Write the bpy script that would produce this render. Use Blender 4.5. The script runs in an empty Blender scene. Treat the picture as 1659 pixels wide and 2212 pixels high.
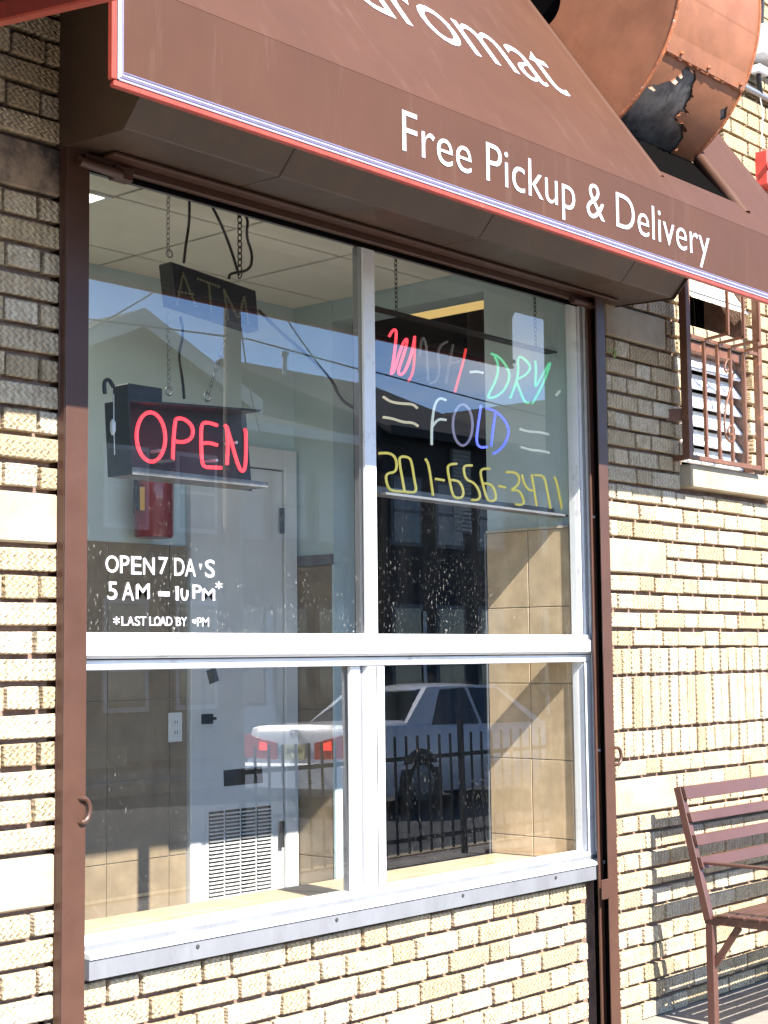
import bpy, bmesh, math, random
import numpy as np
from mathutils import Vector, Matrix
random.seed(7)
S = bpy.context.scene
C = S.collection
PI = math.pi
# ------------------------------------------------------------------ camera
FPX, CX, CY = 3430.0, 829.5, 1106.0          # photograph measured at 1659 x 2212
DIST, CAMZ = 3.30, 1.37                       # camera distance from the wall, height over the pavement
def _axes(vh=(3850, 1385), vv=(434, -36800)):
    ex = np.array([vh[0]-CX, vh[1]-CY, FPX]); ex /= np.linalg.norm(ex)
    up = np.array([vv[0]-CX, vv[1]-CY, FPX]); up -= ex*(up@ex); up /= np.linalg.norm(up)
    ey = np.cross(ex, up)
    if ey[2] < 0: ey = -ey
    return np.array([ex, ey, up])
RW = _axes()
cam = bpy.data.cameras.new('camera'); camo = bpy.data.objects.new('camera', cam); C.objects.link(camo)
m3 = np.array([RW[:, 0], -RW[:, 1], -RW[:, 2]]).T
M = Matrix([list(r) for r in m3]).to_4x4(); M.translation = (0, -DIST, CAMZ)
camo.matrix_world = M
cam.sensor_fit = 'HORIZONTAL'; cam.sensor_width = 36.0; cam.lens = FPX/1659*36.0
cam.clip_start = 0.05; cam.clip_end = 600
S.camera = camo
S.render.resolution_x = 768; S.render.resolution_y = 1024
# ------------------------------------------------------------------ sky, sun, exposure
SUN = Vector((0.22, 1.0, -0.90)).normalized()
w = bpy.data.worlds.new('World'); S.world = w; w.use_nodes = True
wn = w.node_tree.nodes; wl = w.node_tree.links
bg = wn['Background']; sky = wn.new('ShaderNodeTexSky'); sky.sky_type = 'NISHITA'; sky.sun_disc = False
sky.sun_elevation = math.asin(-SUN.z); sky.sun_rotation = math.atan2(-SUN.x, -SUN.y) % (2*PI)
sky.air_density = 0.6; sky.dust_density = 0.05; sky.ozone_density = 3.2
# thin fair-weather clouds drifting over the whole sky
ctc = wn.new('ShaderNodeTexCoord'); cmp_ = wn.new('ShaderNodeMapping'); cmp_.inputs['Scale'].default_value = (1, 1, 3.2); wl.new(ctc.outputs['Generated'], cmp_.inputs[0])
cno = wn.new('ShaderNodeTexNoise'); cno.inputs['Scale'].default_value = 4.6; cno.inputs['Detail'].default_value = 7; cno.inputs['Roughness'].default_value = .58; wl.new(cmp_.outputs[0], cno.inputs['Vector'])
crp = wn.new('ShaderNodeValToRGB'); crp.color_ramp.elements[0].position = .58; crp.color_ramp.elements[1].position = .78; crp.color_ramp.elements[1].color = (.7, .7, .7, 1); wl.new(cno.outputs['Fac'], crp.inputs[0])
cbw = wn.new('ShaderNodeRGBToBW'); wl.new(sky.outputs[0], cbw.inputs[0]); cml = wn.new('ShaderNodeMath'); cml.operation = 'MULTIPLY'; cml.inputs[1].default_value = 1.7; wl.new(cbw.outputs[0], cml.inputs[0])
cmx = wn.new('ShaderNodeMix'); cmx.data_type = 'RGBA'; wl.new(crp.outputs[0], cmx.inputs[0]); wl.new(sky.outputs[0], cmx.inputs[6]); wl.new(cml.outputs[0], cmx.inputs[7])
wl.new(cmx.outputs[2], bg.inputs[0]); bg.inputs[1].default_value = 0.15
sl = bpy.data.lights.new('sun', 'SUN'); sl.energy = 5.0; sl.angle = math.radians(0.5); sl.color = (1.0, 0.945, 0.86)
so = bpy.data.objects.new('sun', sl); C.objects.link(so); so.rotation_euler = SUN.to_track_quat('-Z', 'Y').to_euler(); so.location = (0, -8, 12)
S.view_settings.view_transform = 'Standard'; S.view_settings.look = 'None'
S.view_settings.exposure = 1.9; S.view_settings.gamma = 1.0
try:
    S.cycles.use_denoising = True; S.cycles.max_bounces = 8; S.cycles.transparent_max_bounces = 16
    S.cycles.sample_clamp_indirect = 6.0; S.cycles.caustics_reflective = False; S.cycles.caustics_refractive = False
except Exception: pass
# ------------------------------------------------------------------ pixel -> place helpers (photograph px, 1659 wide)
def ray(x, y): return RW@np.array([(x-CX)/FPX, (y-CY)/FPX, 1.0])
def PY(x, y, Y=0.0):
    d = ray(x, y); t = (Y+DIST)/d[1]; return Vector((d[0]*t, Y, d[2]*t+CAMZ))
def PX(x, y, X):
    d = ray(x, y); t = X/d[0]; return Vector((X, -DIST+d[1]*t, d[2]*t+CAMZ))
def PZ(x, y, Z):
    d = ray(x, y); t = (Z-CAMZ)/d[2]; return Vector((d[0]*t, -DIST+d[1]*t, Z))
def proj(p):
    c = RW.T@(np.array(p)-np.array([0, -DIST, CAMZ])); return CX+FPX*c[0]/c[2], CY+FPX*c[1]/c[2]
def A(z): return z+CAMZ
# ------------------------------------------------------------------ mesh helpers
def box(bm, x0, x1, y0, y1, z0, z1):
    if x0 > x1: x0, x1 = x1, x0
    if y0 > y1: y0, y1 = y1, y0
    if z0 > z1: z0, z1 = z1, z0
    v = [bm.verts.new(p) for p in ((x0,y0,z0),(x1,y0,z0),(x1,y1,z0),(x0,y1,z0),(x0,y0,z1),(x1,y0,z1),(x1,y1,z1),(x0,y1,z1))]
    for f in ((0,3,2,1),(4,5,6,7),(0,1,5,4),(1,2,6,5),(2,3,7,6),(3,0,4,7)): bm.faces.new([v[i] for i in f])
    return v
def hexa(bm, a, b):
    """solid between two quads of points (same order)"""
    va = [bm.verts.new(p) for p in a]; vb = [bm.verts.new(p) for p in b]; n = len(a)
    bm.faces.new(va); bm.faces.new(vb[::-1])
    for i in range(n): bm.faces.new((va[i], vb[i], vb[(i+1) % n], va[(i+1) % n]))
def prism_x(bm, poly, x0, x1): hexa(bm, [(x0, y, z) for y, z in poly], [(x1, y, z) for y, z in poly])
def prism_y(bm, poly, y0, y1): hexa(bm, [(x, y0, z) for x, z in poly], [(x, y1, z) for x, z in poly])
def prism_z(bm, poly, z0, z1): hexa(bm, [(x, y, z0) for x, y in poly], [(x, y, z1) for x, y in poly])
def tube(bm, pts, r, n=8, closed=False, cap=True, r1=None):
    pts = [Vector(p) for p in pts]; N = len(pts); rings = []
    t0 = (pts[1]-pts[0]).normalized(); up = Vector((0, 0, 1)) if abs(t0.z) < .9 else Vector((1, 0, 0))
    u = t0.cross(up).normalized()
    for i in range(N):
        a = pts[i-1] if (i > 0 or closed) else pts[i]; b = pts[(i+1) % N] if (i < N-1 or closed) else pts[i]
        t = (b-a).normalized() if (b-a).length > 1e-9 else t0
        u = (u-t*u.dot(t))
        u = u.normalized() if u.length > 1e-6 else t.orthogonal().normalized()
        v = t.cross(u); rr = r if r1 is None else r+(r1-r)*i/(N-1)
        rings.append([bm.verts.new(pts[i]+(u*math.cos(2*PI*k/n)+v*math.sin(2*PI*k/n))*rr) for k in range(n)])
    for i in range(N if closed else N-1):
        A_, B_ = rings[i], rings[(i+1) % N]
        for k in range(n): bm.faces.new((A_[k], A_[(k+1) % n], B_[(k+1) % n], B_[k]))
    if cap and not closed: bm.faces.new(rings[0][::-1]); bm.faces.new(rings[-1])
def bar(bm, a, b, w=.02, h=.02):
    """square bar from a to b"""
    a, b = Vector(a), Vector(b); t = (b-a).normalized()
    up = Vector((0, 0, 1)) if abs(t.z) < .95 else Vector((0, 1, 0))
    s = t.cross(up).normalized(); u = s.cross(t)
    q = [s*w/2+u*h/2, -s*w/2+u*h/2, -s*w/2-u*h/2, s*w/2-u*h/2]
    hexa(bm, [a+k for k in q], [b+k for k in q])
def lathe(bm, prof, c, n=20, axis='z'):
    rings = []
    for r, h in prof:
        ring = []
        for k in range(n):
            a = 2*PI*k/n; p = (r*math.cos(a), r*math.sin(a), h)
            if axis == 'x': p = (h, r*math.cos(a), r*math.sin(a))
            if axis == 'y': p = (r*math.cos(a), h, r*math.sin(a))
            ring.append(bm.verts.new(Vector(c)+Vector(p)))
        rings.append(ring)
    for a, b in zip(rings, rings[1:]):
        for k in range(n): bm.faces.new((a[k], a[(k+1) % n], b[(k+1) % n], b[k]))
    bm.faces.new(rings[0][::-1]); bm.faces.new(rings[-1])
def smooth(pts, it=2):
    pts = [Vector(p) for p in pts]
    for _ in range(it):
        q = [pts[0]]
        for a, b in zip(pts, pts[1:]): q += [a*.75+b*.25, a*.25+b*.75]
        q.append(pts[-1]); pts = q
    return pts
NEW = bmesh.new
def finish(bm, bevel=0, sm=False):
    bmesh.ops.recalc_face_normals(bm, faces=bm.faces)
    if bevel:
        bmesh.ops.bevel(bm, geom=[e for e in bm.edges if len(e.link_faces) == 2 and e.calc_face_angle(0) > .5], offset=bevel, segments=1, affect='EDGES', profile=.5)
    if sm:
        for f in bm.faces: f.smooth = True
        for e in bm.edges:
            if len(e.link_faces) == 2 and e.calc_face_angle(0) > .7: e.smooth = False
def tomesh(name, bm, mat, bevel=0, sm=False):
    finish(bm, bevel, sm); me = bpy.data.meshes.new(name); bm.to_mesh(me); bm.free()
    if mat: me.materials.append(mat)
    return me
def wloc(o):
    v = Vector((0, 0, 0))
    while o: v += o.location; o = o.parent
    return v
def link(name, me, parent=None, loc=None):
    o = bpy.data.objects.new(name, me); C.objects.link(o)
    base = Vector(loc) if loc is not None else Vector((0, 0, 0))
    if parent: o.parent = parent; o.location = base-wloc(parent)
    else: o.location = base
    return o
def obj(name, bm, mat, parent=None, bevel=0, sm=False): return link(name, tomesh(name, bm, mat, bevel, sm), parent)
def tag(o, label, cat, group=None):
    o['label'] = label; o['category'] = cat
    if group: o['group'] = group
    return o
def thing(name, label, cat, loc=(0, 0, 0), group=None):
    o = bpy.data.objects.new(name, None); C.objects.link(o); o.location = loc; o.empty_display_size = .1
    return tag(o, label, cat, group)
def struct(name, bm, mat, bevel=0, kind='structure'):
    o = obj(name, bm, mat, None, bevel); o['kind'] = kind; return o
def bx(name, mat, parent, *a, bevel=0):
    bm = NEW(); box(bm, *a); return obj(name, bm, mat, parent, bevel)
def center_thing(o): pass
# ------------------------------------------------------------------ materials
def lk(nt, a, b): nt.links.new(a, b)
def mathn(nt, op, a, b=None, c=None):
    n = nt.nodes.new('ShaderNodeMath'); n.operation = op
    for i, v in enumerate((a, b, c)):
        if v is None: continue
        if isinstance(v, (int, float)): n.inputs[i].default_value = v
        else: lk(nt, v, n.inputs[i])
    return n.outputs[0]
def noise(nt, co, scale, detail=4, rough=.6, vec=None):
    n = nt.nodes.new('ShaderNodeTexNoise'); n.inputs['Scale'].default_value = scale; n.inputs['Detail'].default_value = detail
    n.inputs['Roughness'].default_value = rough
    if co is not None:
        if vec:
            mp = nt.nodes.new('ShaderNodeMapping'); mp.inputs['Scale'].default_value = vec; lk(nt, co, mp.inputs[0]); co = mp.outputs[0]
        lk(nt, co, n.inputs['Vector'])
    return n.outputs['Fac']
def ramp(nt, fac, p0, p1, c0=(0,0,0,1), c1=(1,1,1,1)):
    r = nt.nodes.new('ShaderNodeValToRGB'); e = r.color_ramp.elements
    e[0].position = p0; e[1].position = p1; e[0].color = c0; e[1].color = c1; lk(nt, fac, r.inputs[0]); return r.outputs[0]
def mixc(nt, fac, a, b, typ='MIX'):
    n = nt.nodes.new('ShaderNodeMix'); n.data_type = 'RGBA'; n.blend_type = typ
    for s, v in ((n.inputs[0], fac), (n.inputs[6], a), (n.inputs[7], b)):
        if isinstance(v, (int, float)): s.default_value = v
        elif isinstance(v, tuple): s.default_value = v if len(v) == 4 else (*v, 1)
        else: lk(nt, v, s)
    return n.outputs[2]
def bump(nt, h, st, dist=.01, nrm=None):
    b = nt.nodes.new('ShaderNodeBump'); b.inputs['Strength'].default_value = st; b.inputs['Distance'].default_value = dist
    lk(nt, h, b.inputs['Height'])
    if nrm is not None: lk(nt, nrm, b.inputs['Normal'])
    return b.outputs[0]
def mat(name, col, rough=.6, metal=0, var=.12, vs=6, dirt=None, dirt_s=3, dirt_r=(.5, .75), bmp=0, bs=60, bd=.003, spec=.4, emit=None, es=0, stretch=None, coat=0):
    m = bpy.data.materials.new(name); m.use_nodes = True; nt = m.node_tree; P = nt.nodes['Principled BSDF']
    tc = nt.nodes.new('ShaderNodeTexCoord').outputs['Object']
    c = (*col, 1)
    if var:
        f = noise(nt, tc, vs, 5, .65, stretch)
        lo = tuple(max(0, k*(1-var*1.6)) for k in col); hi = tuple(min(1, k*(1+var)) for k in col)
        c = ramp(nt, f, .3, .7, (*lo, 1), (*hi, 1))
    if dirt:
        f2 = ramp(nt, noise(nt, tc, dirt_s, 6, .7, stretch), *dirt_r); c = mixc(nt, f2, c, dirt)
    if isinstance(c, tuple): P.inputs['Base Color'].default_value = c
    else: lk(nt, c, P.inputs['Base Color'])
    if var:
        rr = mathn(nt, 'MULTIPLY_ADD', noise(nt, tc, vs*2.3, 3), .25, rough-.12); lk(nt, rr, P.inputs['Roughness'])
    else: P.inputs['Roughness'].default_value = rough
    P.inputs['Metallic'].default_value = metal; P.inputs['Specular IOR Level'].default_value = spec
    P.inputs['Coat Weight'].default_value = coat
    if bmp: lk(nt, bump(nt, noise(nt, tc, bs, 5, .6, stretch), bmp, bd), P.inputs['Normal'])
    if emit: P.inputs['Emission Color'].default_value = (*emit, 1); P.inputs['Emission Strength'].default_value = es
    return m
def brick_mat(name, base, rugged=True):
    m = bpy.data.materials.new(name); m.use_nodes = True; nt = m.node_tree; P = nt.nodes['Principled BSDF']
    tcn = nt.nodes.new('ShaderNodeTexCoord'); tc = tcn.outputs['Object']
    geo = nt.nodes.new('ShaderNodeNewGeometry').outputs['Position']
    rnd = nt.nodes.new('ShaderNodeObjectInfo').outputs['Random']
    add = nt.nodes.new('ShaderNodeVectorMath'); add.operation = 'ADD'
    sc = nt.nodes.new('ShaderNodeVectorMath'); sc.operation = 'SCALE'; comb = nt.nodes.new('ShaderNodeCombineXYZ')
    lk(nt, rnd, comb.inputs[0]); lk(nt, rnd, comb.inputs[1]); lk(nt, comb.outputs[0], sc.inputs[0]); sc.inputs['Scale'].default_value = 7.3
    lk(nt, geo, add.inputs[0]); lk(nt, sc.outputs[0], add.inputs[1]); co = add.outputs[0]
    b = base
    cr = nt.nodes.new('ShaderNodeValToRGB'); el = cr.color_ramp.elements
    el[0].position = 0; el[0].color = (b[0]*.70, b[1]*.65, b[2]*.57, 1); el[1].position = 1; el[1].color = (b[0]*1.10, b[1]*1.13, b[2]*1.18, 1)
    e = el.new(.35); e.color = (*b, 1); e = el.new(.18); e.color = (b[0]*.86, b[1]*.78, b[2]*.64, 1); e = el.new(.65); e.color = (b[0]*1.0, b[1]*.93, b[2]*.80, 1)
    lk(nt, rnd, cr.inputs[0])
    c = mixc(nt, ramp(nt, noise(nt, co, 22, 6, .7), .45, .72), cr.outputs[0], (b[0]*.62, b[1]*.56, b[2]*.48))
    c = mixc(nt, ramp(nt, noise(nt, geo, 2.2, 5, .65), .62, .82), c, (b[0]*.5, b[1]*.45, b[2]*.40))
    P.inputs['Roughness'].default_value = .88; P.inputs['Specular IOR Level'].default_value = .2
    sep = nt.nodes.new('ShaderNodeSeparateXYZ'); lk(nt, co, sep.inputs[0])
    zz = mathn(nt, 'PINGPONG', sep.outputs[2], .0095)
    wob = mathn(nt, 'MULTIPLY', noise(nt, co, 45, 2), .012)
    xx = mathn(nt, 'ADD', mathn(nt, 'ADD', sep.outputs[0], mathn(nt, 'MULTIPLY', zz, .95)), wob)
    s = mathn(nt, 'SINE', mathn(nt, 'MULTIPLY', xx, 2*PI/.021))
    s = mathn(nt, 'MULTIPLY', s, mathn(nt, 'MULTIPLY_ADD', noise(nt, co, 60, 3), 1.4, -.25))
    gr_ = ramp(nt, s, .0, .42, (1, 1, 1, 1), (0, 0, 0, 1)); gr_ = mathn(nt, 'MULTIPLY', mathn(nt, 'SUBTRACT', .0, mathn(nt, 'MINIMUM', s, 0.0)), 1.15); gr_ = mathn(nt, 'MULTIPLY', mathn(nt, 'MINIMUM', gr_, .62), mathn(nt, 'MULTIPLY_ADD', mathn(nt, 'FRACT', mathn(nt, 'MULTIPLY', rnd, 17.3)), .8, .25))
    c = mixc(nt, gr_, c, (b[0]*.34, b[1]*.30, b[2]*.26)); lk(nt, c, P.inputs['Base Color'])  # grooves darkened in the colour, soot and relief shade together
    h = mathn(nt, 'ADD', mathn(nt, 'MULTIPLY', s, .75 if rugged else .0), mathn(nt, 'MULTIPLY', noise(nt, co, 150, 4), .8))
    lk(nt, bump(nt, h, 1.0 if rugged else .5, .0055), P.inputs['Normal'])
    return m
M = {}
M['brick'] = brick_mat('buff_rug_brick', (.49, .41, .298))
M['stone'] = mat('limestone', (.36, .305, .215), .85, var=.10, vs=5, dirt=(.25, .17, .095), dirt_s=4, dirt_r=(.42, .75), bmp=.35, bs=70)
M['stone_soot'] = mat('sooty_limestone', (.32, .24, .17), .85, var=.25, vs=7, dirt=(.035, .033, .032), dirt_s=5.5, dirt_r=(.42, .62), bmp=.35, bs=70)
M['mortar'] = mat('mortar', (.22, .145, .115), .95, var=.25, vs=14, bmp=.8, bs=120, bd=.006, spec=.1)
M['brown'] = mat('brown_painted_steel', (.062, .028, .018), .42, var=.10, vs=9, dirt=(.13, .075, .055), dirt_s=26, dirt_r=(.66, .78), bmp=.15, bs=45)
M['hood'] = mat('brown_hood_steel', (.065, .042, .029), .40, var=.16, vs=3, dirt=(.11, .05, .022), dirt_s=5, dirt_r=(.55, .78), bmp=.12, bs=30)
M['void'] = mat('dark_recess', (.004, .0035, .0035), .95, var=0, spec=0)  # near-black without sheen, paints the shade inside recesses
M['vinyl'] = mat('brown_awning_vinyl', (.068, .0305, .0185), .55, var=.05, vs=4, dirt=(.11, .06, .047), dirt_s=38, dirt_r=(.72, .80), bmp=.10, bs=260, bd=.0012, spec=.18)
def undulate(m, st=.35, dist=.03):
    nt = m.node_tree; P = nt.nodes['Principled BSDF']; tc = nt.nodes.new('ShaderNodeTexCoord').outputs['Object']
    src = P.inputs['Normal'].links[0].from_socket if P.inputs['Normal'].links else None
    lk(nt, bump(nt, noise(nt, tc, 1.6, 2, .4), st, dist, src), P.inputs['Normal'])
    c0 = P.inputs['Base Color'].links[0].from_socket
    f1 = ramp(nt, noise(nt, tc, 14, 6, .75, (1, .35, .10)), .56, .80); lk(nt, mixc(nt, mathn(nt, 'MULTIPLY', f1, .35), c0, (.15, .095, .075)), P.inputs['Base Color'])
undulate(M['vinyl'])
M['red_trim'] = mat('red_binding', (.30, .045, .03), .5, var=.12, vs=30, dirt=(.38, .22, .18), dirt_s=30, dirt_r=(.66, .75))
M['white_trim'] = mat('white_piping', (.34, .33, .42), .45, var=.06, vs=40)
M['lilac'] = mat('faded_piping', (.13, .12, .20), .5, var=.1, vs=40)
M['letter'] = mat('white_lettering', (.46, .45, .49), .5, var=.03)
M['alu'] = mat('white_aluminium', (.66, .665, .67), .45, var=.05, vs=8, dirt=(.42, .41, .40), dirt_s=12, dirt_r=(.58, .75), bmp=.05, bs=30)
M['alu_grey'] = mat('grey_aluminium', (.165, .17, .185), .5, metal=.1, var=.10, vs=8, dirt=(.12, .12, .13), dirt_s=9, dirt_r=(.5, .8), stretch=(1, 1, .4))
M['caulk'] = mat('black_caulk', (.03, .03, .03), .7, var=.2, vs=30)
def glass_mat(name, spots, tint):
    m = bpy.data.materials.new(name); m.use_nodes = True; nt = m.node_tree
    for n in list(nt.nodes):
        if n.type != 'OUTPUT_MATERIAL': nt.nodes.remove(n)
    out = nt.nodes['Material Output']
    tr = nt.nodes.new('ShaderNodeBsdfTransparent'); tr.inputs[0].default_value = (*tint, 1)
    gl = nt.nodes.new('ShaderNodeBsdfGlossy'); gl.inputs['Roughness'].default_value = 0.0; gl.inputs[0].default_value = (.97, .98, 1, 1)
    gn = nt.nodes.new('ShaderNodeNewGeometry'); dt = nt.nodes.new('ShaderNodeVectorMath'); dt.operation = 'DOT_PRODUCT'
    lk(nt, gn.outputs['Normal'], dt.inputs[0]); lk(nt, gn.outputs['Incoming'], dt.inputs[1])
    c5 = mathn(nt, 'POWER', mathn(nt, 'SUBTRACT', 1.0, mathn(nt, 'ABSOLUTE', dt.outputs['Value'])), 5.0)
    fr = mathn(nt, 'MULTIPLY_ADD', c5, .955, .045)                                             # Schlick, same from both sides of the sheet
    f2 = mathn(nt, 'DIVIDE', mathn(nt, 'MULTIPLY', fr, 3.0), mathn(nt, 'MULTIPLY_ADD', fr, 2.0, 1.0))      # faces of the unit added up
    mx = nt.nodes.new('ShaderNodeMixShader'); lk(nt, f2, mx.inputs[0]); lk(nt, tr.outputs[0], mx.inputs[1]); lk(nt, gl.outputs[0], mx.inputs[2])
    df = nt.nodes.new('ShaderNodeBsdfDiffuse'); df.inputs[0].default_value = (.55, .53, .48, 1)
    tc = nt.nodes.new('ShaderNodeTexCoord'); sep = nt.nodes.new('ShaderNodeSeparateXYZ'); lk(nt, tc.outputs['Generated'], sep.inputs[0])
    ob = tc.outputs['Object']
    low = mathn(nt, 'POWER', mathn(nt, 'SUBTRACT', 1.0, sep.outputs[2]), spots[1])           # splash dirt gathers low on the pane
    sp = ramp(nt, noise(nt, ob, 130, 5, .75, (1, 1, .42)), .58, .68)
    patch = ramp(nt, noise(nt, ob, 7, 3, .6), .42, .66)
    f = mathn(nt, 'MULTIPLY', mathn(nt, 'MULTIPLY', sp, patch), mathn(nt, 'MULTIPLY', low, spots[0]))
    film = mathn(nt, 'MULTIPLY', ramp(nt, noise(nt, ob, 9, 5, .7, (1, 1, .12)), .42, .8), .008)
    f = mathn(nt, 'MINIMUM', mathn(nt, 'ADD', f, film), .8)
    m2 = nt.nodes.new('ShaderNodeMixShader'); lk(nt, f, m2.inputs[0]); lk(nt, mx.outputs[0], m2.inputs[1]); lk(nt, df.outputs[0], m2.inputs[2])
    lk(nt, m2.outputs[0], out.inputs[0]); return m
M['glass'] = glass_mat('shop_glass', (.85, 4.2), (.95, .965, .955))
M['glass_low'] = glass_mat('shop_glass_splashed', (.32, .8), (.95, .965, .955))
M['clear'] = glass_mat('clear_pane', (0, 1), (.8, .85, .85))
M['sidewalk'] = mat('concrete_pavement', (.25, .225, .195), .9, var=.16, vs=4, dirt=(.12, .105, .09), dirt_s=7, dirt_r=(.55, .8), bmp=.5, bs=90)
M['asphalt'] = mat('asphalt', (.055, .055, .057), .9, var=.2, vs=3, bmp=.4, bs=160)
M['ceil'] = mat('ceiling_tile', (.78, .75, .66), .9, var=.04, vs=3, bmp=.3, bs=130)
M['grid'] = mat('ceiling_grid', (.07, .07, .07), .6, var=0)
M['blue'] = mat('pale_blue_paint', (.47, .575, .60), .55, var=.04, vs=3)
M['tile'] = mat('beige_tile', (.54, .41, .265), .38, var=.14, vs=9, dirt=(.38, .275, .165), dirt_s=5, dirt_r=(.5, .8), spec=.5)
M['tile_shaded'] = mat('shaded_wall_tile', (.245, .185, .118), .4, var=.14, vs=9, dirt=(.165, .12, .075), dirt_s=5, dirt_r=(.5, .8), spec=.5)  # wall tile again, darkened in its colour for the shaded walls
M['grout'] = mat('grout', (.50, .44, .34), .9, var=.05)
M['white_paint'] = mat('white_door_paint', (.60, .605, .60), .5, var=.04, vs=5, dirt=(.40, .38, .35), dirt_s=9, dirt_r=(.66, .85))
M['black_metal'] = mat('black_sheet_metal', (.018, .018, .019), .45, var=.15, vs=14, dirt=(.05, .05, .05), dirt_s=16, dirt_r=(.55, .8))
M['black_plastic'] = mat('black_plastic', (.02, .02, .021), .5, var=.1)
M['dusty'] = mat('dusty_ledge', (.16, .16, .165), .7, var=.25, vs=20)
M['chain'] = mat('chain_steel', (.30, .29, .27), .4, metal=.8, var=.1)
M['chain_dark'] = mat('dark_chain', (.05, .048, .045), .5, metal=.6, var=.1)
M['red_ext'] = mat('extinguisher_red', (.20, .010, .012), .3, var=.05, coat=.4)
M['yellow_tag'] = mat('yellow_tag', (.60, .36, .06), .6, var=.05)
M['off_white'] = mat('off_white_plastic', (.68, .68, .66), .4, var=.02)
M['carpet'] = mat('dark_floor', (.10, .09, .08), .7, var=.15)
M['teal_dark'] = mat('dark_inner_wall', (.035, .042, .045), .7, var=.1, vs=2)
def emis(name, col, st, base=None):
    m = mat(name, base or col, .3, var=0, emit=col, es=st); return m
M['n_red'] = emis('neon_red', (1, .045, .065), .70, (.5, .04, .05))
M['n_red_dim'] = emis('neon_red_dim', (1, .05, .05), .22, (.3, .04, .04))
M['n_off'] = mat('unlit_tube', (.18, .16, .14), .25, var=0)
M['n_green'] = emis('neon_green', (.12, .85, .42), .17, (.30, .5, .35))
M['n_blue'] = emis('neon_blue', (.06, .09, 1), .42, (.3, .35, .7))
M['n_violet'] = emis('neon_violet', (.22, .20, .40), .10, (.30, .28, .36))
M['n_yellow'] = emis('neon_yellow', (.75, .66, .10), .13, (.55, .48, .15))
M['n_white'] = emis('neon_white', (.7, .85, .75), .10, (.6, .62, .58))
M['n_cream'] = emis('neon_cream', (.9, .80, .50), .09, (.6, .55, .4))
M['lens'] = emis('lit_lamp_lens', (1.0, .66, .22), .20, (.7, .6, .4))
M['lens_white'] = emis('lit_panel_lens', (1.0, .93, .72), 3.4, (.7, .68, .6))
M['led'] = mat('unlit_led', (.16, .14, .08), .35, var=0)
M['orange'] = mat('rust_orange_paint', (.235, .095, .047), .5, var=.16, vs=7, dirt=(.20, .072, .030), dirt_s=5, dirt_r=(.55, .8), bmp=.12, bs=22, bd=.004)
M['zinc'] = mat('bare_galvanised_steel', (.16, .165, .17), .38, metal=.6, var=.3, vs=18, dirt=(.04, .042, .045), dirt_s=12, dirt_r=(.45, .7))
M['rust_edge'] = mat('rusty_seam', (.30, .10, .04), .8, var=.3, vs=40, dirt=(.55, .5, .45), dirt_s=60, dirt_r=(.6, .68), bmp=.8, bs=130)
M['wood'] = mat('weathered_wood', (.40, .29, .18), .8, var=.25, vs=6, stretch=(1, 1, 12))
M['cream'] = mat('cream_sheet_metal', (.62, .57, .43), .5, var=.08)
M['bench'] = mat('brown_bench_paint', (.080, .036, .028), .36, var=.10, vs=9, dirt=(.20, .10, .08), dirt_s=40, dirt_r=(.70, .76))
M['cage'] = mat('rusty_brown_grille', (.13, .058, .034), .5, var=.15, vs=12, dirt=(.34, .14, .06), dirt_s=14, dirt_r=(.58, .75), bmp=.2, bs=60)
M['white_louver'] = mat('white_louver', (.78, .79, .80), .5, var=.04)
M['grey_plastic'] = mat('light_grey_plastic', (.62, .64, .68), .4, var=.03)
M['red_plastic'] = mat('red_enamel', (.50, .06, .05), .4, var=.05)
M['conduit'] = mat('steel_conduit', (.36, .36, .36), .4, metal=.7, var=.1)
M['cable'] = mat('black_cable', (.012, .012, .013), .5, var=0)
M['sign_blue'] = mat('pale_sticker', (.30, .45, .70), .5, var=0)
# ================================================================== THE SETTING
bm = NEW(); box(bm, -250, 250, -250, 250, -.9, -.16); struct('street', bm, M['asphalt'])
bm = NEW(); box(bm, -60, 80, -4.55, -.02+.10, -.30, -.012); sw = struct('sidewalk', bm, M['mortar'])
bm = NEW(); box(bm, -60, 80, -4.70, -4.555, -.35, -.006); struct('kerb', bm, M['stone'], bevel=.012)
rnd = random.Random(3)
for i in range(-3, 8):
    for j in range(3):
        x0 = i*1.5-.35; y1 = .06-j*1.5; dz = rnd.uniform(-.003, .003)
        o = bx('paving_flag', M['sidewalk'], sw, x0+.005, x0+1.495, y1-1.493, y1-.004, -.10, dz, bevel=.006)
bm = NEW(); box(bm, -60, 80, -17.2, -14.2, -.35, -.01); struct('far_sidewalk', bm, M['sidewalk'])
bm = NEW(); box(bm, -60, 80, -60, -17.21, -.35, -.02); struct('front_yards', bm, M['mortar'])
# ================================================================== BRICK WALLS
BL, BH, BD, J = .205, .0565, .045, .0125
CO = .0698
def brick_mesh(L, H, k):
    r = random.Random(k); bm = NEW(); box(bm, -L/2, L/2, 0, BD, -H/2, H/2)
    for v in bm.verts:
        v.co.x += r.uniform(-.0022, .0022); v.co.z += r.uniform(-.0018, .0018); v.co.y += r.uniform(-.0015, .0015)
    return tomesh('brick', bm, M['brick'], bevel=.0032)
STR = [brick_mesh(BL, BH, k) for k in range(6)]; HED = [brick_mesh(.0965, BH, 20+k) for k in range(6)]
RLK = [brick_mesh(.056, .0945, 40+k) for k in range(4)]; SOL = [brick_mesh(.056, .197, 50+k) for k in range(4)]
def spans(x0, x1, za, zb, holes):
    out = [(x0, x1)]
    for hx0, hx1, hz0, hz1 in holes:
        if zb-.012 <= hz0 or za+.012 >= hz1: continue
        nxt = []
        for a, b in out:
            if hx1 <= a or hx0 >= b: nxt.append((a, b)); continue
            if hx0-a > .02: nxt.append((a, hx0-J))
            if b-hx1 > .02: nxt.append((hx1+J, b))
        out = nxt
    return out
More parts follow.
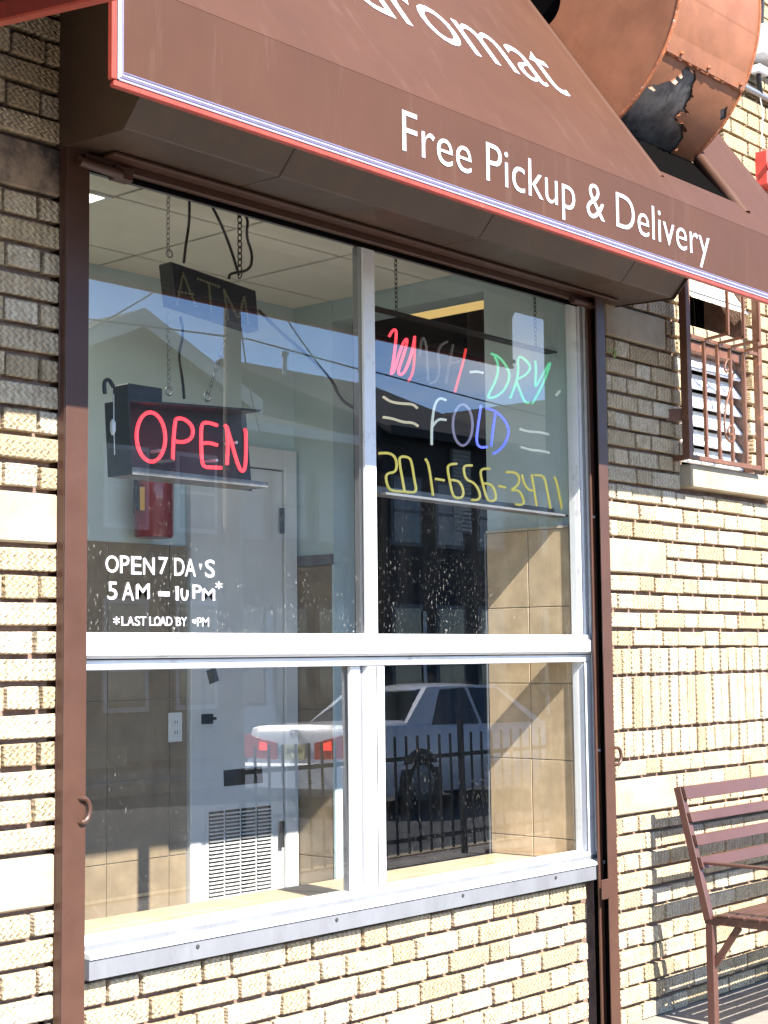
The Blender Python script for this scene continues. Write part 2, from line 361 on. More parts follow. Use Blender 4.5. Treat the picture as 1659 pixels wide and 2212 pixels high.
def lay_wall(parent, rows, x0, x1, holes, seed, hide=None, limit=292):
    """rows: (z of bottom, kind). Builds the bricks that show as parts, the rest as one joined part."""
    r = random.Random(seed); items = []
    for ri, (z, kind) in enumerate(rows):
        h = {'f': BH, 'r': .0945, 's': .197}[kind]
        for a, b in spans(x0, x1, z, z+h, holes):
            if kind == 'f':
                per = BL+.0965+2*J; x = math.floor((a-per)/per)*per+(ri % 2)*per/2+r.uniform(-.012, .012); seq = [BL, .0965]
            else:
                per = .056+.0115; x = math.floor((a-per)/per)*per+r.uniform(0, .02); seq = [.056]
            q = 0
            while x < b:
                L = seq[q % len(seq)]; q += 1
                xa, xb = max(x, a), min(x+L, b)
                if 0 < b-xb < .04: xb = b
                if xb-xa > .022: items.append((xa, xb, z, h, kind, L))
                x += L+(J if kind == 'f' else .0115)
    vis, rest = [], []
    for it in items:
        xa, xb, z, h, kind, L = it
        pa = proj(((xa+xb)/2, 0, z+h/2)); d = (Vector(((xa+xb)/2, 0, z))-camo.location).length
        inf = -15 < pa[0] < 1675 and -15 < pa[1] < 2228 and not (hide and hide((xa+xb)/2, z))
        (vis if inf else rest).append((d, it))
    vis.sort(key=lambda t: t[0]); rest = [t[1] for t in vis[limit:]]+[t[1] for t in rest if not (hide and hide((t[1][0]+t[1][1])/2, t[1][2]))]
    for _, (xa, xb, z, h, kind, L) in vis[:limit]:
        pool = SOL if kind == 's' else RLK if kind == 'r' else (STR if L > .15 else HED)
        o = link('brick', r.choice(pool), parent, ((xa+xb)/2, r.uniform(-.0035, .0035), z+h/2+r.uniform(-.0015, .0015)))
        o.scale = ((xb-xa)/L, 1, 1); o.rotation_euler = (r.uniform(-.012, .012), r.uniform(-.006, .006), r.uniform(-.010, .010))
    if rest:
        bm = NEW()
        for xa, xb, z, h, kind, L in rest: box(bm, xa, xb, r.uniform(-.003, .003), BD, z, z+h)
        o = obj('brick_courses', bm, M['brick'], parent); o['kind'] = 'stuff'
def stone(parent, x0, x1, z0, z1, m='stone', y0=-.002):
    return bx('stone_block', M[m], parent, x0, x1, y0, .06, z0, z1, bevel=.005)
def pxrect(xa, ya, xb, yb): a, b = PY(xa, ya), PY(xb, yb); return a.x, b.x, b.z, a.z
MY = .027
XRW = PY(1322, 1300).x
# ---- left pier
XPL = PY(126, 1200).x
pier = thing('brick_pier', 'buff rug brick pier with stone blocks left of the shop window', 'wall', (1.9, 0, 0))
zt = A(.280)
rows = [(zt-BH+CO*n, 'f') for n in range(-24, 36) if zt-BH+CO*n > .0]
holes = []
for (ya, yb, mm) in ((1066, 1171, 'stone'), (1872, 1963, 'stone'), (292, 424, 'stone_soot')):
    t = PY(60, ya).z; b = PY(60, yb).z
    k1 = round((t-zt)/CO); k0 = round((b-zt)/CO); z1 = zt+k1*CO; z0 = zt+k0*CO+.0125
    holes.append((XPL-.36, XPL, z0, z1)); stone(pier, XPL-.36, XPL-.003, z0, z1, mm)
lay_wall(pier, rows, 1.15, XPL, holes, 1)
bm = NEW(); box(bm, -.5, XPL-.012, MY, .24, -.1, 5.2); obj('mortar_bed', bm, M['mortar'], pier)
# ---- knee wall below the window and lintel above it
XKL, XKR = PY(168, 2100).x, PY(1284, 2050).x
ZSB = PY(180, 2122, -.03).z
knee = thing('brick_knee_wall', 'low buff rug brick wall under the white window sill', 'wall', ((XKL+XKR)/2, .1, 0))
zb = A(-.406)
rows = [(zb-BH-CO*n, 'f') for n in range(0, 16) if -.03 < zb-BH-CO*n < ZSB]
lay_wall(knee, rows, XKL, XKR-.045, [], 2)
bm = NEW(); box(bm, XKL-.1, XRW-.031, MY, .06, -.1, ZSB+.03); obj('mortar_bed', bm, M['mortar'], knee)
bm = NEW(); box(bm, XPL, 5.13, .071, .09, A(1.325), 5.2); obj('lintel', bm, M['mortar'], knee)
# ---- right wall
WX0, WX1 = PY(1478, 960).x+.02, PY(1606, 960).x+.06
WZ0, WZ1 = PY(1478, 1004).z, A(1.85)
wall = thing('brick_wall', 'long buff rug brick wall with soldier courses right of the shop window', 'wall', (6.2, .1, 0))
rows = [(A(.0277)+CO*n, 'f') for n in range(0, 48)]
rows += [(A(-.0777), 'r'), (A(-.0898)-.197, 's'), (A(-.2965)-.0965, 'r')]
rows += [(A(-.406)-BH-CO*n, 'f') for n in range(0, 15) if A(-.406)-BH-CO*n > -.05]
holes = [(WX0, WX1, WZ0, WZ1), (PY(1474, 1030).x, WX1+.14, PY(1478, 1060).z, WZ0)]
for rc in (pxrect(1308, 668, 1438, 745), pxrect(1319, 1163, 1440, 1238), pxrect(1331, 1684, 1463, 1758)):
    base = A(.0277) if rc[2] > A(0) else A(-.406)
    z0 = base+round((rc[2]-base)/CO)*CO; z1 = z0+2*CO-J
    if base < A(0): z0 += J; z1 += J
    holes.append((XRW-.02, rc[1], z0, z1)); stone(wall, XRW-.0, rc[1], z0, z1)
hide = lambda x, z: z > A(1.52) and x < 5.98
lay_wall(wall, rows, XRW, 7.4, holes, 4, hide)
bm = NEW()
box(bm, XRW-.03, WX0, MY, .24, -.1, 5.2); box(bm, WX1, 9.0, MY, .24, -.1, 5.2)
box(bm, WX0, WX1, MY, .24, -.1, WZ0-.02); box(bm, WX0, WX1, MY, .24, WZ1, 5.2); obj('mortar_bed', bm, M['mortar'], wall)
sx0, sx1 = PY(1474, 1030).x, WX1+.14
zs0, zs1 = PY(1478, 1060).z, WZ0
bx('window_sill', M['stone'], wall, sx0, sx1, -.045, .10, zs0+.01, zs1, bevel=.006)
# weeds growing out of a joint
bm = NEW(); wp = PY(1316, 770, -.01); r = random.Random(5)
for k in range(14):
    a = wp+Vector((r.uniform(-.02, .03), r.uniform(-.015, 0), r.uniform(-.015, .02)))
    d = Vector((r.uniform(-.02, .02), -.012, r.uniform(.008, .03))); s = Vector((.005, 0, .002))
    v = [bm.verts.new(p) for p in (a, a+d*.5+s, a+d, a+d*.5-s)]; bm.faces.new(v)
M['leaf'] = mat('weed_leaf', (.14, .22, .03), .5, var=.2)
tag(obj('weed', bm, M['leaf']), 'tiny green weed rooted in the brick joint beside the gate track', 'plant')
# ================================================================== SHOP WINDOW
GY = .035                                            # plane of the glass
zh = PY(300, 391, .02).z                             # head
zt0, zt1 = A(-.022), A(.068)                         # transom
zg = PY(760, 1927, .02).z                            # bottom of the lower glass
XL, XR = PY(183, 1200, .02).x-.06, PY(1280, 1400, .0).x
win = thing('shop_window', 'large white aluminium shop window with four panes and scratched transom', 'window', ((XL+XR)/2, .03, zg-.1))
um0, um1 = PY(789, 900, .020).x, PY(813, 900, .020).x
lm0, lm1 = PY(797, 1700, .006).x, PY(834, 1700, .006).x
def fr(name, *a, m='alu', b=.003): return bx(name, M[m], win, *a, bevel=b)
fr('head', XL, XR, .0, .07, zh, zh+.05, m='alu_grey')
fr('jamb', XL, PY(183, 1200, .02).x-.015, .0, .07, zg-.03, zh)
xj = PY(1256, 1300, .02).x
fr('jamb', xj, XR-.012, .004, .07, zg-.03, zh)
bm = NEW()
for a, b, y in ((xj-.010, xj-.001, .012), (XR-.011, XR, -.004)): box(bm, a, b, y, .06, zg-.02, zh)
obj('jamb_bead', bm, M['alu'], win, bevel=.002)
fr('transom', XL, XR-.014, -.014, .07, zt0+.022, zt1)
fr('transom_lip', XL, XR-.004, -.026, -.0145, zt0+.028, zt1-.018)
fr('transom_base', XL, XR-.014, .0, .07, zt0-.008, zt0+.018)
bx('transom_gap', M['caulk'], win, XL, XR-.016, .004, .06, zt0+.0185, zt0+.0215)
fr('mullion', um0, um1, .020, .0345, zt1+.0005, zh-.0005)
fr('mullion_back', um0+.004, um1-.004, .0355, .075, zt1+.0005, zh-.0005, m='alu_grey')  # grey colour stands for the shaded mullion side behind the glass
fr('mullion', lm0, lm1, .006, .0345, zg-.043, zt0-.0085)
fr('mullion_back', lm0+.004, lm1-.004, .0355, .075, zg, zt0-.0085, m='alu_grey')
bx('mullion_seam', M['caulk'], win, (lm0+lm1)/2-.002, (lm0+lm1)/2+.001, .0035, .0055, zg-.03, zt0-.012)
xs0, xs1 = PY(760, 1700, .018).x, PY(781, 1700, .018).x
fr('sash_stile', xs0, xs1, .018, .0345, zg, zt0-.0085)
bx('sash_gap', M['alu_grey'], win, xs1+.001, lm0-.001, .030, .06, zg, zt0-.0085)
bx('sash_back', M['alu_grey'], win, xs0+.004, xs1, .0355, .06, zg, zt0-.0085)
xq = PY(1258, 1650, .02).x
fr('sash_stile', xq, XR-.0145, -.002, .003, zg-.02, zt0-.009)
# sill: bottom rail, stepped ledge, drop fascia
xsl = PY(190, 2080, -.03).x+.004
fr('bottom_rail', XL, XR, -.004, .07, zg-.026, zg)
bm = NEW(); prism_x(bm, [(.07, zg-.0265), (-.005, zg-.0265), (-.036, zg-.034), (-.036, zg-.044), (.07, zg-.044)], xsl, XR); obj('sill', bm, M['alu'], win)
bx('sill_dirt_strip', M['alu_grey'], win, xsl, XR, -.0055, -.0042, zg-.026, zg-.013)
bm = NEW(); prism_x(bm, [(-.030, zg-.0445), (.026, zg-.0445), (.026, ZSB), (-.030, ZSB)], xsl, XR-.004); obj('drip_flashing', bm, M['alu_grey'], win)  # grey colour carries the dimmer look of the down-facing fascia
for xx in (2.95, 3.5, 4.1, 4.62):
    bm = NEW(); lathe(bm, [(.004, -.0335), (.006, -.0325), (.006, -.0295)], (xx, 0, zg-.062), 8, 'y'); obj('screw', bm, M['caulk'], win)
def pane(x0, x1, z0, z1, m, tilt=0.0):
    me = bpy.data.meshes.new('glass_pane'); h = (z1-z0)/2; wdt = (x1-x0)/2
    nx = 24; bm = NEW()
    vs = [[bm.verts.new((-wdt+2*wdt*i/nx, .0, -h+2*h*j/nx)) for i in range(nx+1)] for j in range(nx+1)]
    for j in range(nx):
        for i in range(nx): bm.faces.new((vs[j][i], vs[j][i+1], vs[j+1][i+1], vs[j+1][i]))
    bm.to_mesh(me); bm.free(); me.materials.append(M[m])
    o = link('glass_pane', me, win, ((x0+x1)/2, GY, (z0+z1)/2)); o.rotation_euler = (math.radians(tilt), 0, 0); return o
pane(XL+.01, um0+.004, zt1-.004, zh+.01, 'glass', 0)
pane(um1-.004, xj+.004, zt1-.004, zh+.01, 'glass', 0.05)
TL = -.78
pane(XL+.01, xs0+.004, zg-.004, zt0-.006, 'glass_low', TL)
pane(lm1-.004, xj+.004, zg-.004, zt0-.006, 'glass_low', TL)
bx('caulk_line', M['caulk'], win, XR+.0005, XR+.022, .004, .03, zg-.09, zh)
# ------------------------------------------------------------------ lettering on the glass
def text_mesh(s, ext=.0006, off=0.0):
    cu = bpy.data.curves.new('txt', 'FONT'); cu.body = s; cu.extrude = ext; cu.offset = off; cu.resolution_u = 4
    o = bpy.data.objects.new('txt', cu); C.objects.link(o)
    dg = bpy.context.evaluated_depsgraph_get(); me = bpy.data.meshes.new_from_object(o.evaluated_get(dg))
    bpy.data.objects.remove(o); bpy.data.curves.remove(cu); return me
def bounds(me):
    co = [v.co for v in me.vertices]
    return min(c.x for c in co), max(c.x for c in co), min(c.y for c in co), max(c.y for c in co)
def fit_text(name, s, x0, x1, z0, z1, y, m, parent, off=.012, cut=None, ref=None):
    me = text_mesh(s, .0006, off); a, b, c, d = bounds(me)
    if ref is not None: c, d = ref
    for v in me.vertices:
        px_, pz_ = (v.co.x-a)/(b-a), (v.co.y-c)/(d-c); dy = v.co.z
        v.co = Vector((x0+px_*(x1-x0), y-dy, z0+pz_*(z1-z0)))
    if cut:
        bm = NEW(); bm.from_mesh(me)
        for (pt, nr) in cut:
            P_ = Vector((x0+pt[0]*(x1-x0), y, z0+pt[1]*(z1-z0)))
            bmesh.ops.bisect_plane(bm, geom=bm.verts[:]+bm.edges[:]+bm.faces[:], plane_co=P_, plane_no=Vector((nr[0], 0, nr[1])), clear_outer=True)
        bm.to_mesh(me); bm.free()
    me.materials.append(M[m]); return link(name, me, parent)
def zoomA(a, b): return 208.5+a/4.877, 1152+b/4.877
dec = thing('window_lettering', 'worn white opening hours lettering stuck on the left upper pane', 'lettering', PY(*zoomA(680, 700), GY-.004))
def dletter(ch, xa, xb, yt, yb, cut=None):
    p, q = PY(*zoomA(xa, yt), GY-.003), PY(*zoomA(xb, yb), GY-.003)
    pm = PY(*zoomA(xa, yb), GY-.003); ht = p.z-pm.z
    fit_text('letter', ch, p.x, q.x, (pm.z), pm.z+ht, GY-.003, 'letter', dec, .010, cut)
for ch, xa, xb, yt, yb, *c in [
    ('O', 95, 232, 230, 412), ('P', 248, 345, 232, 418, [((.9, .5), (1, -.25))]), ('E', 365, 472, 240, 432), ('N', 490, 612, 250, 434, [((.1, .95), (-.5, 1))]),
    ('7', 655, 752, 248, 432), ('D', 818, 925, 258, 446), ('A', 930, 1046, 266, 452), ('Y', 1066, 1122, 282, 452, [((.5, .42), (0, -1)), ((.5, .78), (0, 1))]), ('S', 1143, 1246, 275, 465),
    ('5', 118, 218, 508, 700), ('A', 268, 396, 512, 704), ('M', 414, 560, 525, 692, [((.2, 1), (-.6, 1)), ((.95, .05), (.6, -1))]), ('-', 650, 770, 612, 662),
    ('1', 834, 866, 556, 706), ('0', 884, 968, 540, 712, [((.5, .72), (.2, 1))]), ('P', 1012, 1106, 540, 690), ('M', 1110, 1248, 572, 708, [((.15, .95), (-.7, 1)), ((.8, 1), (.6, 1))]), ('*', 1252, 1325, 505, 588),
    ('*', 175, 243, 876, 962), ('L', 262, 322, 876, 972), ('A', 322, 396, 876, 972), ('S', 402, 458, 874, 974), ('T', 462, 522, 876, 972), ('L', 555, 610, 878, 973), ('O', 606, 672, 876, 976), ('A', 664, 734, 878, 974), ('D', 736, 798, 878, 974),
    ('B', 836, 890, 882, 976), ('Y', 890, 952, 882, 978), ('9', 1006, 1048, 896, 984, [((.5, .36), (0, -1)), ((.5, .90), (-.3, 1))]), ('P', 1058, 1112, 888, 980), ('M', 1112, 1184, 888, 982)]:
    dletter(ch, xa, xb, yt, yb, c[0] if c else None)
# ================================================================== ROLL-DOWN GATE: tracks, hood, rolled gate
def uchannel(bm, x0, x1, yb, yf, z0, z1, t, slot):
    """U channel whose slot faces +x (slot=1) or -x (slot=-1)"""
    box(bm, x0, x1, yf, yf+t, z0, z1)
    box(bm, x0, x1, yb-t, yb, z0, z1)
    xw = (x0, x0+t) if slot > 0 else (x1-t, x1)
    box(bm, xw[0], xw[1], yf+t+.0002, yb-t-.0002, z0, z1)
TY = -.036
lx0, lx1 = PY(139, 1400, TY).x, PY(188.5, 1300, TY).x
zt_top = A(1.36)
tr = thing('gate_track', 'brown steel gate track with padlock lug left of the window', 'gate track', (lx0, -.03, 0), 'roll gate tracks')
bm = NEW(); uchannel(bm, lx0, lx1, .0, TY, 0.0, zt_top, .006, 1); obj('channel', bm, M['brown'], tr, bevel=.0015)
bx('mounting_plate', M['brown'], tr, XPL-.015, lx1-.008, .0275, .034, 0, A(2.2))
def lug(parent, p):
    bm = NEW(); n = 14; ring = []
    for k in range(n+1):
        a = -PI/2+PI*k/n; ring.append((p.x+.000+.022*math.cos(a)+.004, p.y-.002, p.z+.030*math.sin(a)))
    tube(bm, [(p.x-.004, p.y+.012, p.z-.030)]+ring+[(p.x-.004, p.y+.012, p.z+.030)], .0065, 8)
    obj('padlock_lug', bm, M['brown'], parent, sm=True)
lug(tr, PY(172, 1750, TY)+Vector((0, -.006, 0)))
bm = NEW(); q = PY(161, 1400, TY-.001); lathe(bm, [(.007, -.006), (.009, -.003), (.009, 0)], (q.x-.012, TY, A(-1.1)), 10, 'y'); obj('bolt', bm, M['brown'], tr)
TYR = -.085
rx0, rx1 = PY(1289, 1000, -.02).x, PY(1323, 1400, TYR).x
rx0 = PY(1290, 1100, TYR).x
tr2 = thing('gate_track', 'brown steel gate track with dark slot right of the window', 'gate track', (rx1, -.03, 0), 'roll gate tracks')
bm = NEW(); box(bm, PY(1304, 1400, TYR).x, rx1, TYR, TYR+.006, 0, zt_top); obj('front_plate', bm, M['brown'], tr2, bevel=.0015)
bm = NEW(); box(bm, rx1-.006, rx1, TYR+.0065, .015, 0, zt_top); obj('web', bm, M['void'], tr2)
bx('slot_back', M['void'], tr2, XR+.024, rx1-.0065, -.034, -.006, 0, zt_top)
bm = NEW(); box(bm, PY(1281.5, 1400, -.04).x, PY(1291, 1400, -.04).x, -.045, -.036, 0, zt_top); obj('rear_plate', bm, M['brown'], tr2, bevel=.0015)
lug(tr2, PY(1333, 1633, TYR)+Vector((-.012, -.006, 0)))
bm = NEW(); q = PY(1305, 1921, TYR); box(bm, q.x-.02, q.x+.030, TYR-.006, TYR-.0005, q.z-.035, q.z+.035); obj('bracket', bm, M['brown'], tr2, bevel=.002)
for zz in (A(-.35), A(.5)):
    bm = NEW(); lathe(bm, [(.005, -.052), (.007, -.049), (.007, -.0452)], (PY(1286, 1400, -.04).x, 0, zz), 8, 'y'); obj('bolt', bm, M['alu_grey'], tr2)
# ---- hood box of the roll gate
HX0, HX1 = PY(131, 200).x, 5.13
prof = [(0.045, A(1.334)), (-.256, A(1.326)), (-.385, A(1.465)), (-.40, A(1.80)), (.045, A(1.80))]
hd = thing('gate_hood', 'brown sheet steel roll gate hood tucked under the awning', 'gate hood', (3.8, -.15, A(1.33)))
def shell(prof, x0, x1, t=.003):
    bm = NEW()
    for x in (x0, x1):
        pass
    pts0 = [bm.verts.new((x0, y, z)) for y, z in prof]; pts1 = [bm.verts.new((x1, y, z)) for y, z in prof]
    for i in range(len(prof)-1): bm.faces.new((pts0[i], pts0[i+1], pts1[i+1], pts1[i]))
    return bm
seams = [HX0+.002, 3.05, 3.95, 4.78, HX1]
for a, b in zip(seams, seams[1:]):
    bm = NEW(); prism_x(bm, prof, a+.0012, b-.0012); obj('hood_panel', bm, M['hood'], hd, bevel=.003)
bm = NEW(); prism_x(bm, [(.012, A(1.33)), (-.262, A(1.32)), (-.392, A(1.462)), (-.408, A(1.81)), (.012, A(1.81))], HX0-.004, HX0+.0015); obj('end_plate', bm, M['hood'], hd)
bm = NEW(); prism_x(bm, [(.012, A(1.33)), (-.262, A(1.32)), (-.392, A(1.462)), (-.408, A(1.81)), (.012, A(1.81))], HX1+.0005, HX1+.0045); obj('end_plate', bm, M['hood'], hd)
bm = NEW(); bar(bm, (HX0+.10, -.075, A(1.322)), (HX1-.12, -.075, A(1.322)), .045, .010); obj('hood_lip', bm, M['brown'], hd, bevel=.002)
# ---- rolled-up gate: bottom bar and the curtain edge showing below the hood
gt = thing('rolled_gate', 'bottom bar of the rolled up steel gate below the hood', 'gate', (3.8, -.04, A(1.28)))
bm = NEW(); box(bm, lx1-.02, rx1-.07, -.048, -.026, A(1.296), A(1.322)); obj('bottom_bar', bm, M['brown'], gt, bevel=.003)
bm = NEW(); tube(bm, [(lx0+.02, -.056, A(1.29)), (lx0+.16, -.056, A(1.285))], .014, 10); obj('guide_tongue', bm, M['brown'], gt, sm=True)
bm = NEW(); box(bm, lx1+.07, lx1+.13, -.058, -.022, A(1.272), A(1.31)); obj('guide_block', bm, M['brown'], gt, bevel=.003)
bm = NEW(); tube(bm, [(rx1-.17, -.056, A(1.29)), (rx1-.04, -.056, A(1.288))], .014, 10); obj('guide_tongue', bm, M['brown'], gt, sm=True)
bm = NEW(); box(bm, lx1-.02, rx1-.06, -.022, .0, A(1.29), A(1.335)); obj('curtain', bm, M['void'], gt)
# ================================================================== AWNING
AY, AZ0, AZF, SLP = -.68, A(1.238), A(1.475), 1.43
AX0, AX1 = PY(246, 178, AY).x, 5.47
def SZ(y): return AZF+SLP*(y-AY)
NX0, NX1, NYF = 4.50, 5.05, -.592                      # notch cut for the duct
aw = thing('awning', 'brown vinyl awning with white lettering and red bound edge', 'awning', (3.8, -.35, AZ0))
T = .006
bm = NEW(); box(bm, AX0, AX1, AY, AY+T, AZ0, AZF-.001); obj('valance', bm, M['vinyl'], aw)
bm = NEW()
def slope_piece(bm, x0, x1, ya, yb, x0b=None, x1b=None):
    x0b = x0 if x0b is None else x0b; x1b = x1 if x1b is None else x1b
    a = [(x0, ya, SZ(ya)), (x1, ya, SZ(ya)), (x1b, yb, SZ(yb)), (x0b, yb, SZ(yb))]
    hexa(bm, a, [(p[0], p[1]+.005, p[2]-.004) for p in a])
slope_piece(bm, AX0, NX0, AY, -.002)
obj('slope_cover', bm, M['vinyl'], aw)
bm = NEW(); slope_piece(bm, NX0+.0004, NX1-.0004, AY, NYF); obj('slope_cover', bm, M['vinyl'], aw)
bm = NEW(); slope_piece(bm, NX1, AX1, AY, -.002, NX1, AX1-.03); obj('slope_cover', bm, M['vinyl'], aw)
bm = NEW(); tube(bm, [(NX1+.012, NYF-.01, SZ(NYF-.01)-.025), (NX1+.012, -.05, SZ(-.05)-.025)], .024, 12); obj('rolled_edge', bm, M['vinyl'], aw, sm=True)
bm = NEW(); tube(bm, [(NX0-.014, NYF-.01, SZ(NYF-.01)-.020), (NX0-.014, -.05, SZ(-.05)-.020)], .017, 12); obj('rolled_edge', bm, M['vinyl'], aw, sm=True)
for x in (AX0+.05, 3.3, NX0-.06, NX1+.07, AX1-.06):
    bm = NEW(); bar(bm, (x, AY+.03, AZ0+.02), (x, AY+.03, AZF-.03), .022, .022); obj('frame_tube', bm, M['brown'], aw)
    bm = NEW(); bar(bm, (x, AY+.03, AZF-.035), (x, -.02, SZ(-.02)-.08), .022, .022); obj('frame_tube', bm, M['brown'], aw)
bm = NEW(); q = [(NX0+.001, NYF+.012, SZ(NYF)-.012), (NX1-.001, NYF+.012, SZ(NYF)-.012), (NX1-.001, -.40, A(1.80)), (NX0+.001, -.40, A(1.80))]; hexa(bm, q, [(a, b, c-.004) for a, b, c in q]); obj('notch_shade_sheet', bm, M['void'], aw)  # added black sheet painting the shade in the notch below the duct
bm = NEW(); bar(bm, (AX0+.03, AY+.03, AZ0+.012), (AX1-.03, AY+.03, AZ0+.012), .022, .016); obj('bottom_rail', bm, M['brown'], aw)
# bound edge: red strip, white and lilac pipings
bm = NEW(); box(bm, AX0-.002, AX1+.002, AY-.004, AY+.012, AZ0-.010, AZ0+.003); obj('red_binding', bm, M['red_trim'], aw, bevel=.002)
bm = NEW(); box(bm, AX0-.008, AX0+.006, AY-.004, AY+.012, AZ0+.0045, AZF+.02); obj('red_binding', bm, M['red_trim'], aw, bevel=.002)
for k, mm in enumerate(('white_trim', 'lilac', 'white_trim', 'lilac')):
    z = AZ0+.0075+k*.0058; bm = NEW(); tube(bm, [(AX0+.012+k*.004, AY-.002, z), (AX1, AY-.002, z)], .0026, 6); obj('piping', bm, M[mm], aw, sm=True)
for k, mm in enumerate(('white_trim', 'white_trim', 'lilac')):
    x = AX0+.0105+k*.0058; bm = NEW(); tube(bm, [(x, AY-.002, AZ0+.008+k*.005), (x, AY-.002, AZF+.01)], .0026, 6); obj('piping', bm, M[mm], aw, sm=True)
# lettering: valance
def split_letters(me, ends, name):
    bm0 = NEW(); bm0.from_mesh(me); seen = set(); groups = [[] for _ in ends]
    for f in bm0.faces:
        if f in seen: continue
        comp = []; stack = [f]; seen.add(f)
        while stack:
            g = stack.pop(); comp.append(g)
            for vv in g.verts:
                for h in vv.link_faces:
                    if h not in seen: seen.add(h); stack.append(h)
        xm = sum(vv.co.x for g in comp for vv in g.verts)/sum(len(g.verts) for g in comp)
        groups[next((k for k, e in enumerate(ends) if xm <= e+.002), len(ends)-1)] += comp
    for comp in groups:
        if not comp: continue
        b2 = NEW(); mp_ = {}
        for g in comp:
            vs_ = []
            for vv in g.verts:
                if vv not in mp_: mp_[vv] = b2.verts.new(vv.co)
                vs_.append(mp_[vv])
            try: b2.faces.new(vs_)
            except ValueError: pass
        m2 = bpy.data.meshes.new('letter'); b2.to_mesh(m2); b2.free(); m2.materials.append(M['letter']); link('letter', m2, aw)
    bm0.free(); bpy.data.meshes.remove(me)
vt = text_mesh('Free Pickup & Delivery', .0004, -.006); a, b, c, d = bounds(vt)
mF = text_mesh('F', 0, -.006); fa, fb, fc, fd = bounds(mF)
x0, x1 = PY(868, 280, AY).x, PY(1531, 505, AY).x; sx_ = (x1-x0)/(b-a); szz = .109/(fd-fc)
vends = [(bounds(text_mesh('Free Pickup & Delivery'[:k+1], 0, -.006))[1]-a)*sx_+x0 for k, ch_ in enumerate('Free Pickup & Delivery') if ch_ != ' ']
for v in vt.vertices: v.co = Vector((x0+(v.co.x-a)*sx_, AY-.0015-v.co.z, A(1.313)+(v.co.y-fc)*szz))
split_letters(vt, vends, 'lettering')
# lettering: slope
st = text_mesh('Laundromat', .0004, -.003); a, b, c, d = bounds(st)
mo = text_mesh('omat', 0, 0.0); oa, ob, oc, od = bounds(mo); mx_ = text_mesh('x', 0, 0); xa_, xb_, xc_, xd_ = bounds(mx_)
sx_ = (4.205-3.50)/(ob-oa); ss = .176/(xd_-xc_); U = math.sqrt(1+SLP*SLP); ny, nz = -SLP/U, 1/U
sends = [4.205-(b-bounds(text_mesh('Laundromat'[:k+1], 0, -.008))[1])*sx_ for k in range(10)]
for v in st.vertices:
    s = .405+(v.co.y-xc_)*ss; h = .0015+v.co.z; y = AY+s/U
    v.co = Vector((4.205-(b-v.co.x)*sx_, y+ny*h, SZ(y)+nz*h))
split_letters(st, sends, 'lettering')
# ---- neighbouring awning whose red edge shows top left
na = thing('neighbour_awning', 'brown awning with red edge on the next shopfront, top left corner', 'awning', (0, -.6, A(1.5)))
p0, p1 = PX(0, 30, 1.9), PX(130, -1, 1.9); dd = (p1-p0).normalized()
e0 = p0-dd*((p0.y-0.0)/dd.y if abs(dd.y) > 1e-6 else 0); e1 = p1+dd*.22
bm = NEW(); bar(bm, e0, e1, .03, .045); obj('red_binding', bm, M['red_trim'], na, bevel=.004)
bm = NEW(); v0, v1 = e0+Vector((.012, 0, .0)), e1+Vector((.012, 0, .0))
hexa(bm, [v0+Vector((0, 0, .02)), v1+Vector((0, 0, .02)), v1+Vector((0, 0, .22)), v0+Vector((0, 0, 1.6))], [v0+Vector((-.006, 0, .02)), v1+Vector((-.006, 0, .02)), v1+Vector((-.006, 0, .22)), v0+Vector((-.006, 0, 1.6))]); obj('side_panel', bm, M['vinyl'], na)
bm = NEW(); hexa(bm, [(1.89, e1.y, e1.z+.2), (-3, e1.y, e1.z+.2), (-3, 0, e1.z+1.5), (1.89, 0, e1.z+1.5)], [(1.89, e1.y, e1.z+.194), (-3, e1.y, e1.z+.194), (-3, 0, e1.z+1.494), (1.89, 0, e1.z+1.494)]); obj('slope_cover', bm, M['vinyl'], na)
bm = NEW(); box(bm, -3, 1.89, e1.y-.006, e1.y, e1.z-.02, e1.z+.2); obj('valance', bm, M['vinyl'], na)
# ================================================================== ROUND DUCT above the awning
DC, DR, DX0, DX1 = (-.115, A(2.31)), .578, 4.515, 5.045
du = thing('round_duct', 'big rounded exhaust duct in peeling rust orange paint above the awning', 'duct', (4.8, -.3, A(1.75)))
def arc(r, x, a0, a1, n): return [Vector((x, DC[0]+r*math.cos(a0+(a1-a0)*k/n), DC[1]+r*math.sin(a0+(a1-a0)*k/n))) for k in range(n+1)]
A0, A1 = PI*.78, PI*1.78
bm = NEW(); N = 60
o0 = [bm.verts.new(p) for p in arc(DR-.004, DX0+.002, A0, A1, N)]; o1 = [bm.verts.new(p) for p in arc(DR-.004, DX1-.002, A0, A1, N)]
for k in range(N): bm.faces.new((o0[k], o0[k+1], o1[k+1], o1[k]))
obj('galvanised_rim', bm, M['zinc'], du, sm=True)
def rimhit(x, y):
    d = ray(x, y); o = np.array([0, -DIST, CAMZ]); oy, oz = o[1]-DC[0], o[2]-DC[1]
    a = d[1]**2+d[2]**2; b = oy*d[1]+oz*d[2]; c = oy*oy+oz*oz-DR*DR; q = b*b-a*c
    if q < 0: return None
    t = (-b-math.sqrt(q))/a; P_ = o+d*t; return math.atan2(P_[2]-DC[1], P_[1]-DC[0]) % (2*PI), P_[0]
gp = [rimhit(1152+a/3.2728, b/3.2728) for a, b in [(600, 830), (790, 615), (840, 600), (900, 590), (950, 572), (1010, 535), (1050, 500), (1090, 465), (1132, 500), (1148, 550), (1125, 640), (1105, 690), (1078, 760), (1085, 800), (1040, 795), (1000, 820), (1000, 860), (1072, 872), (1055, 950), (1030, 1030), (960, 1080), (890, 1135), (760, 1100)]]
gp = [p for p in gp if p]
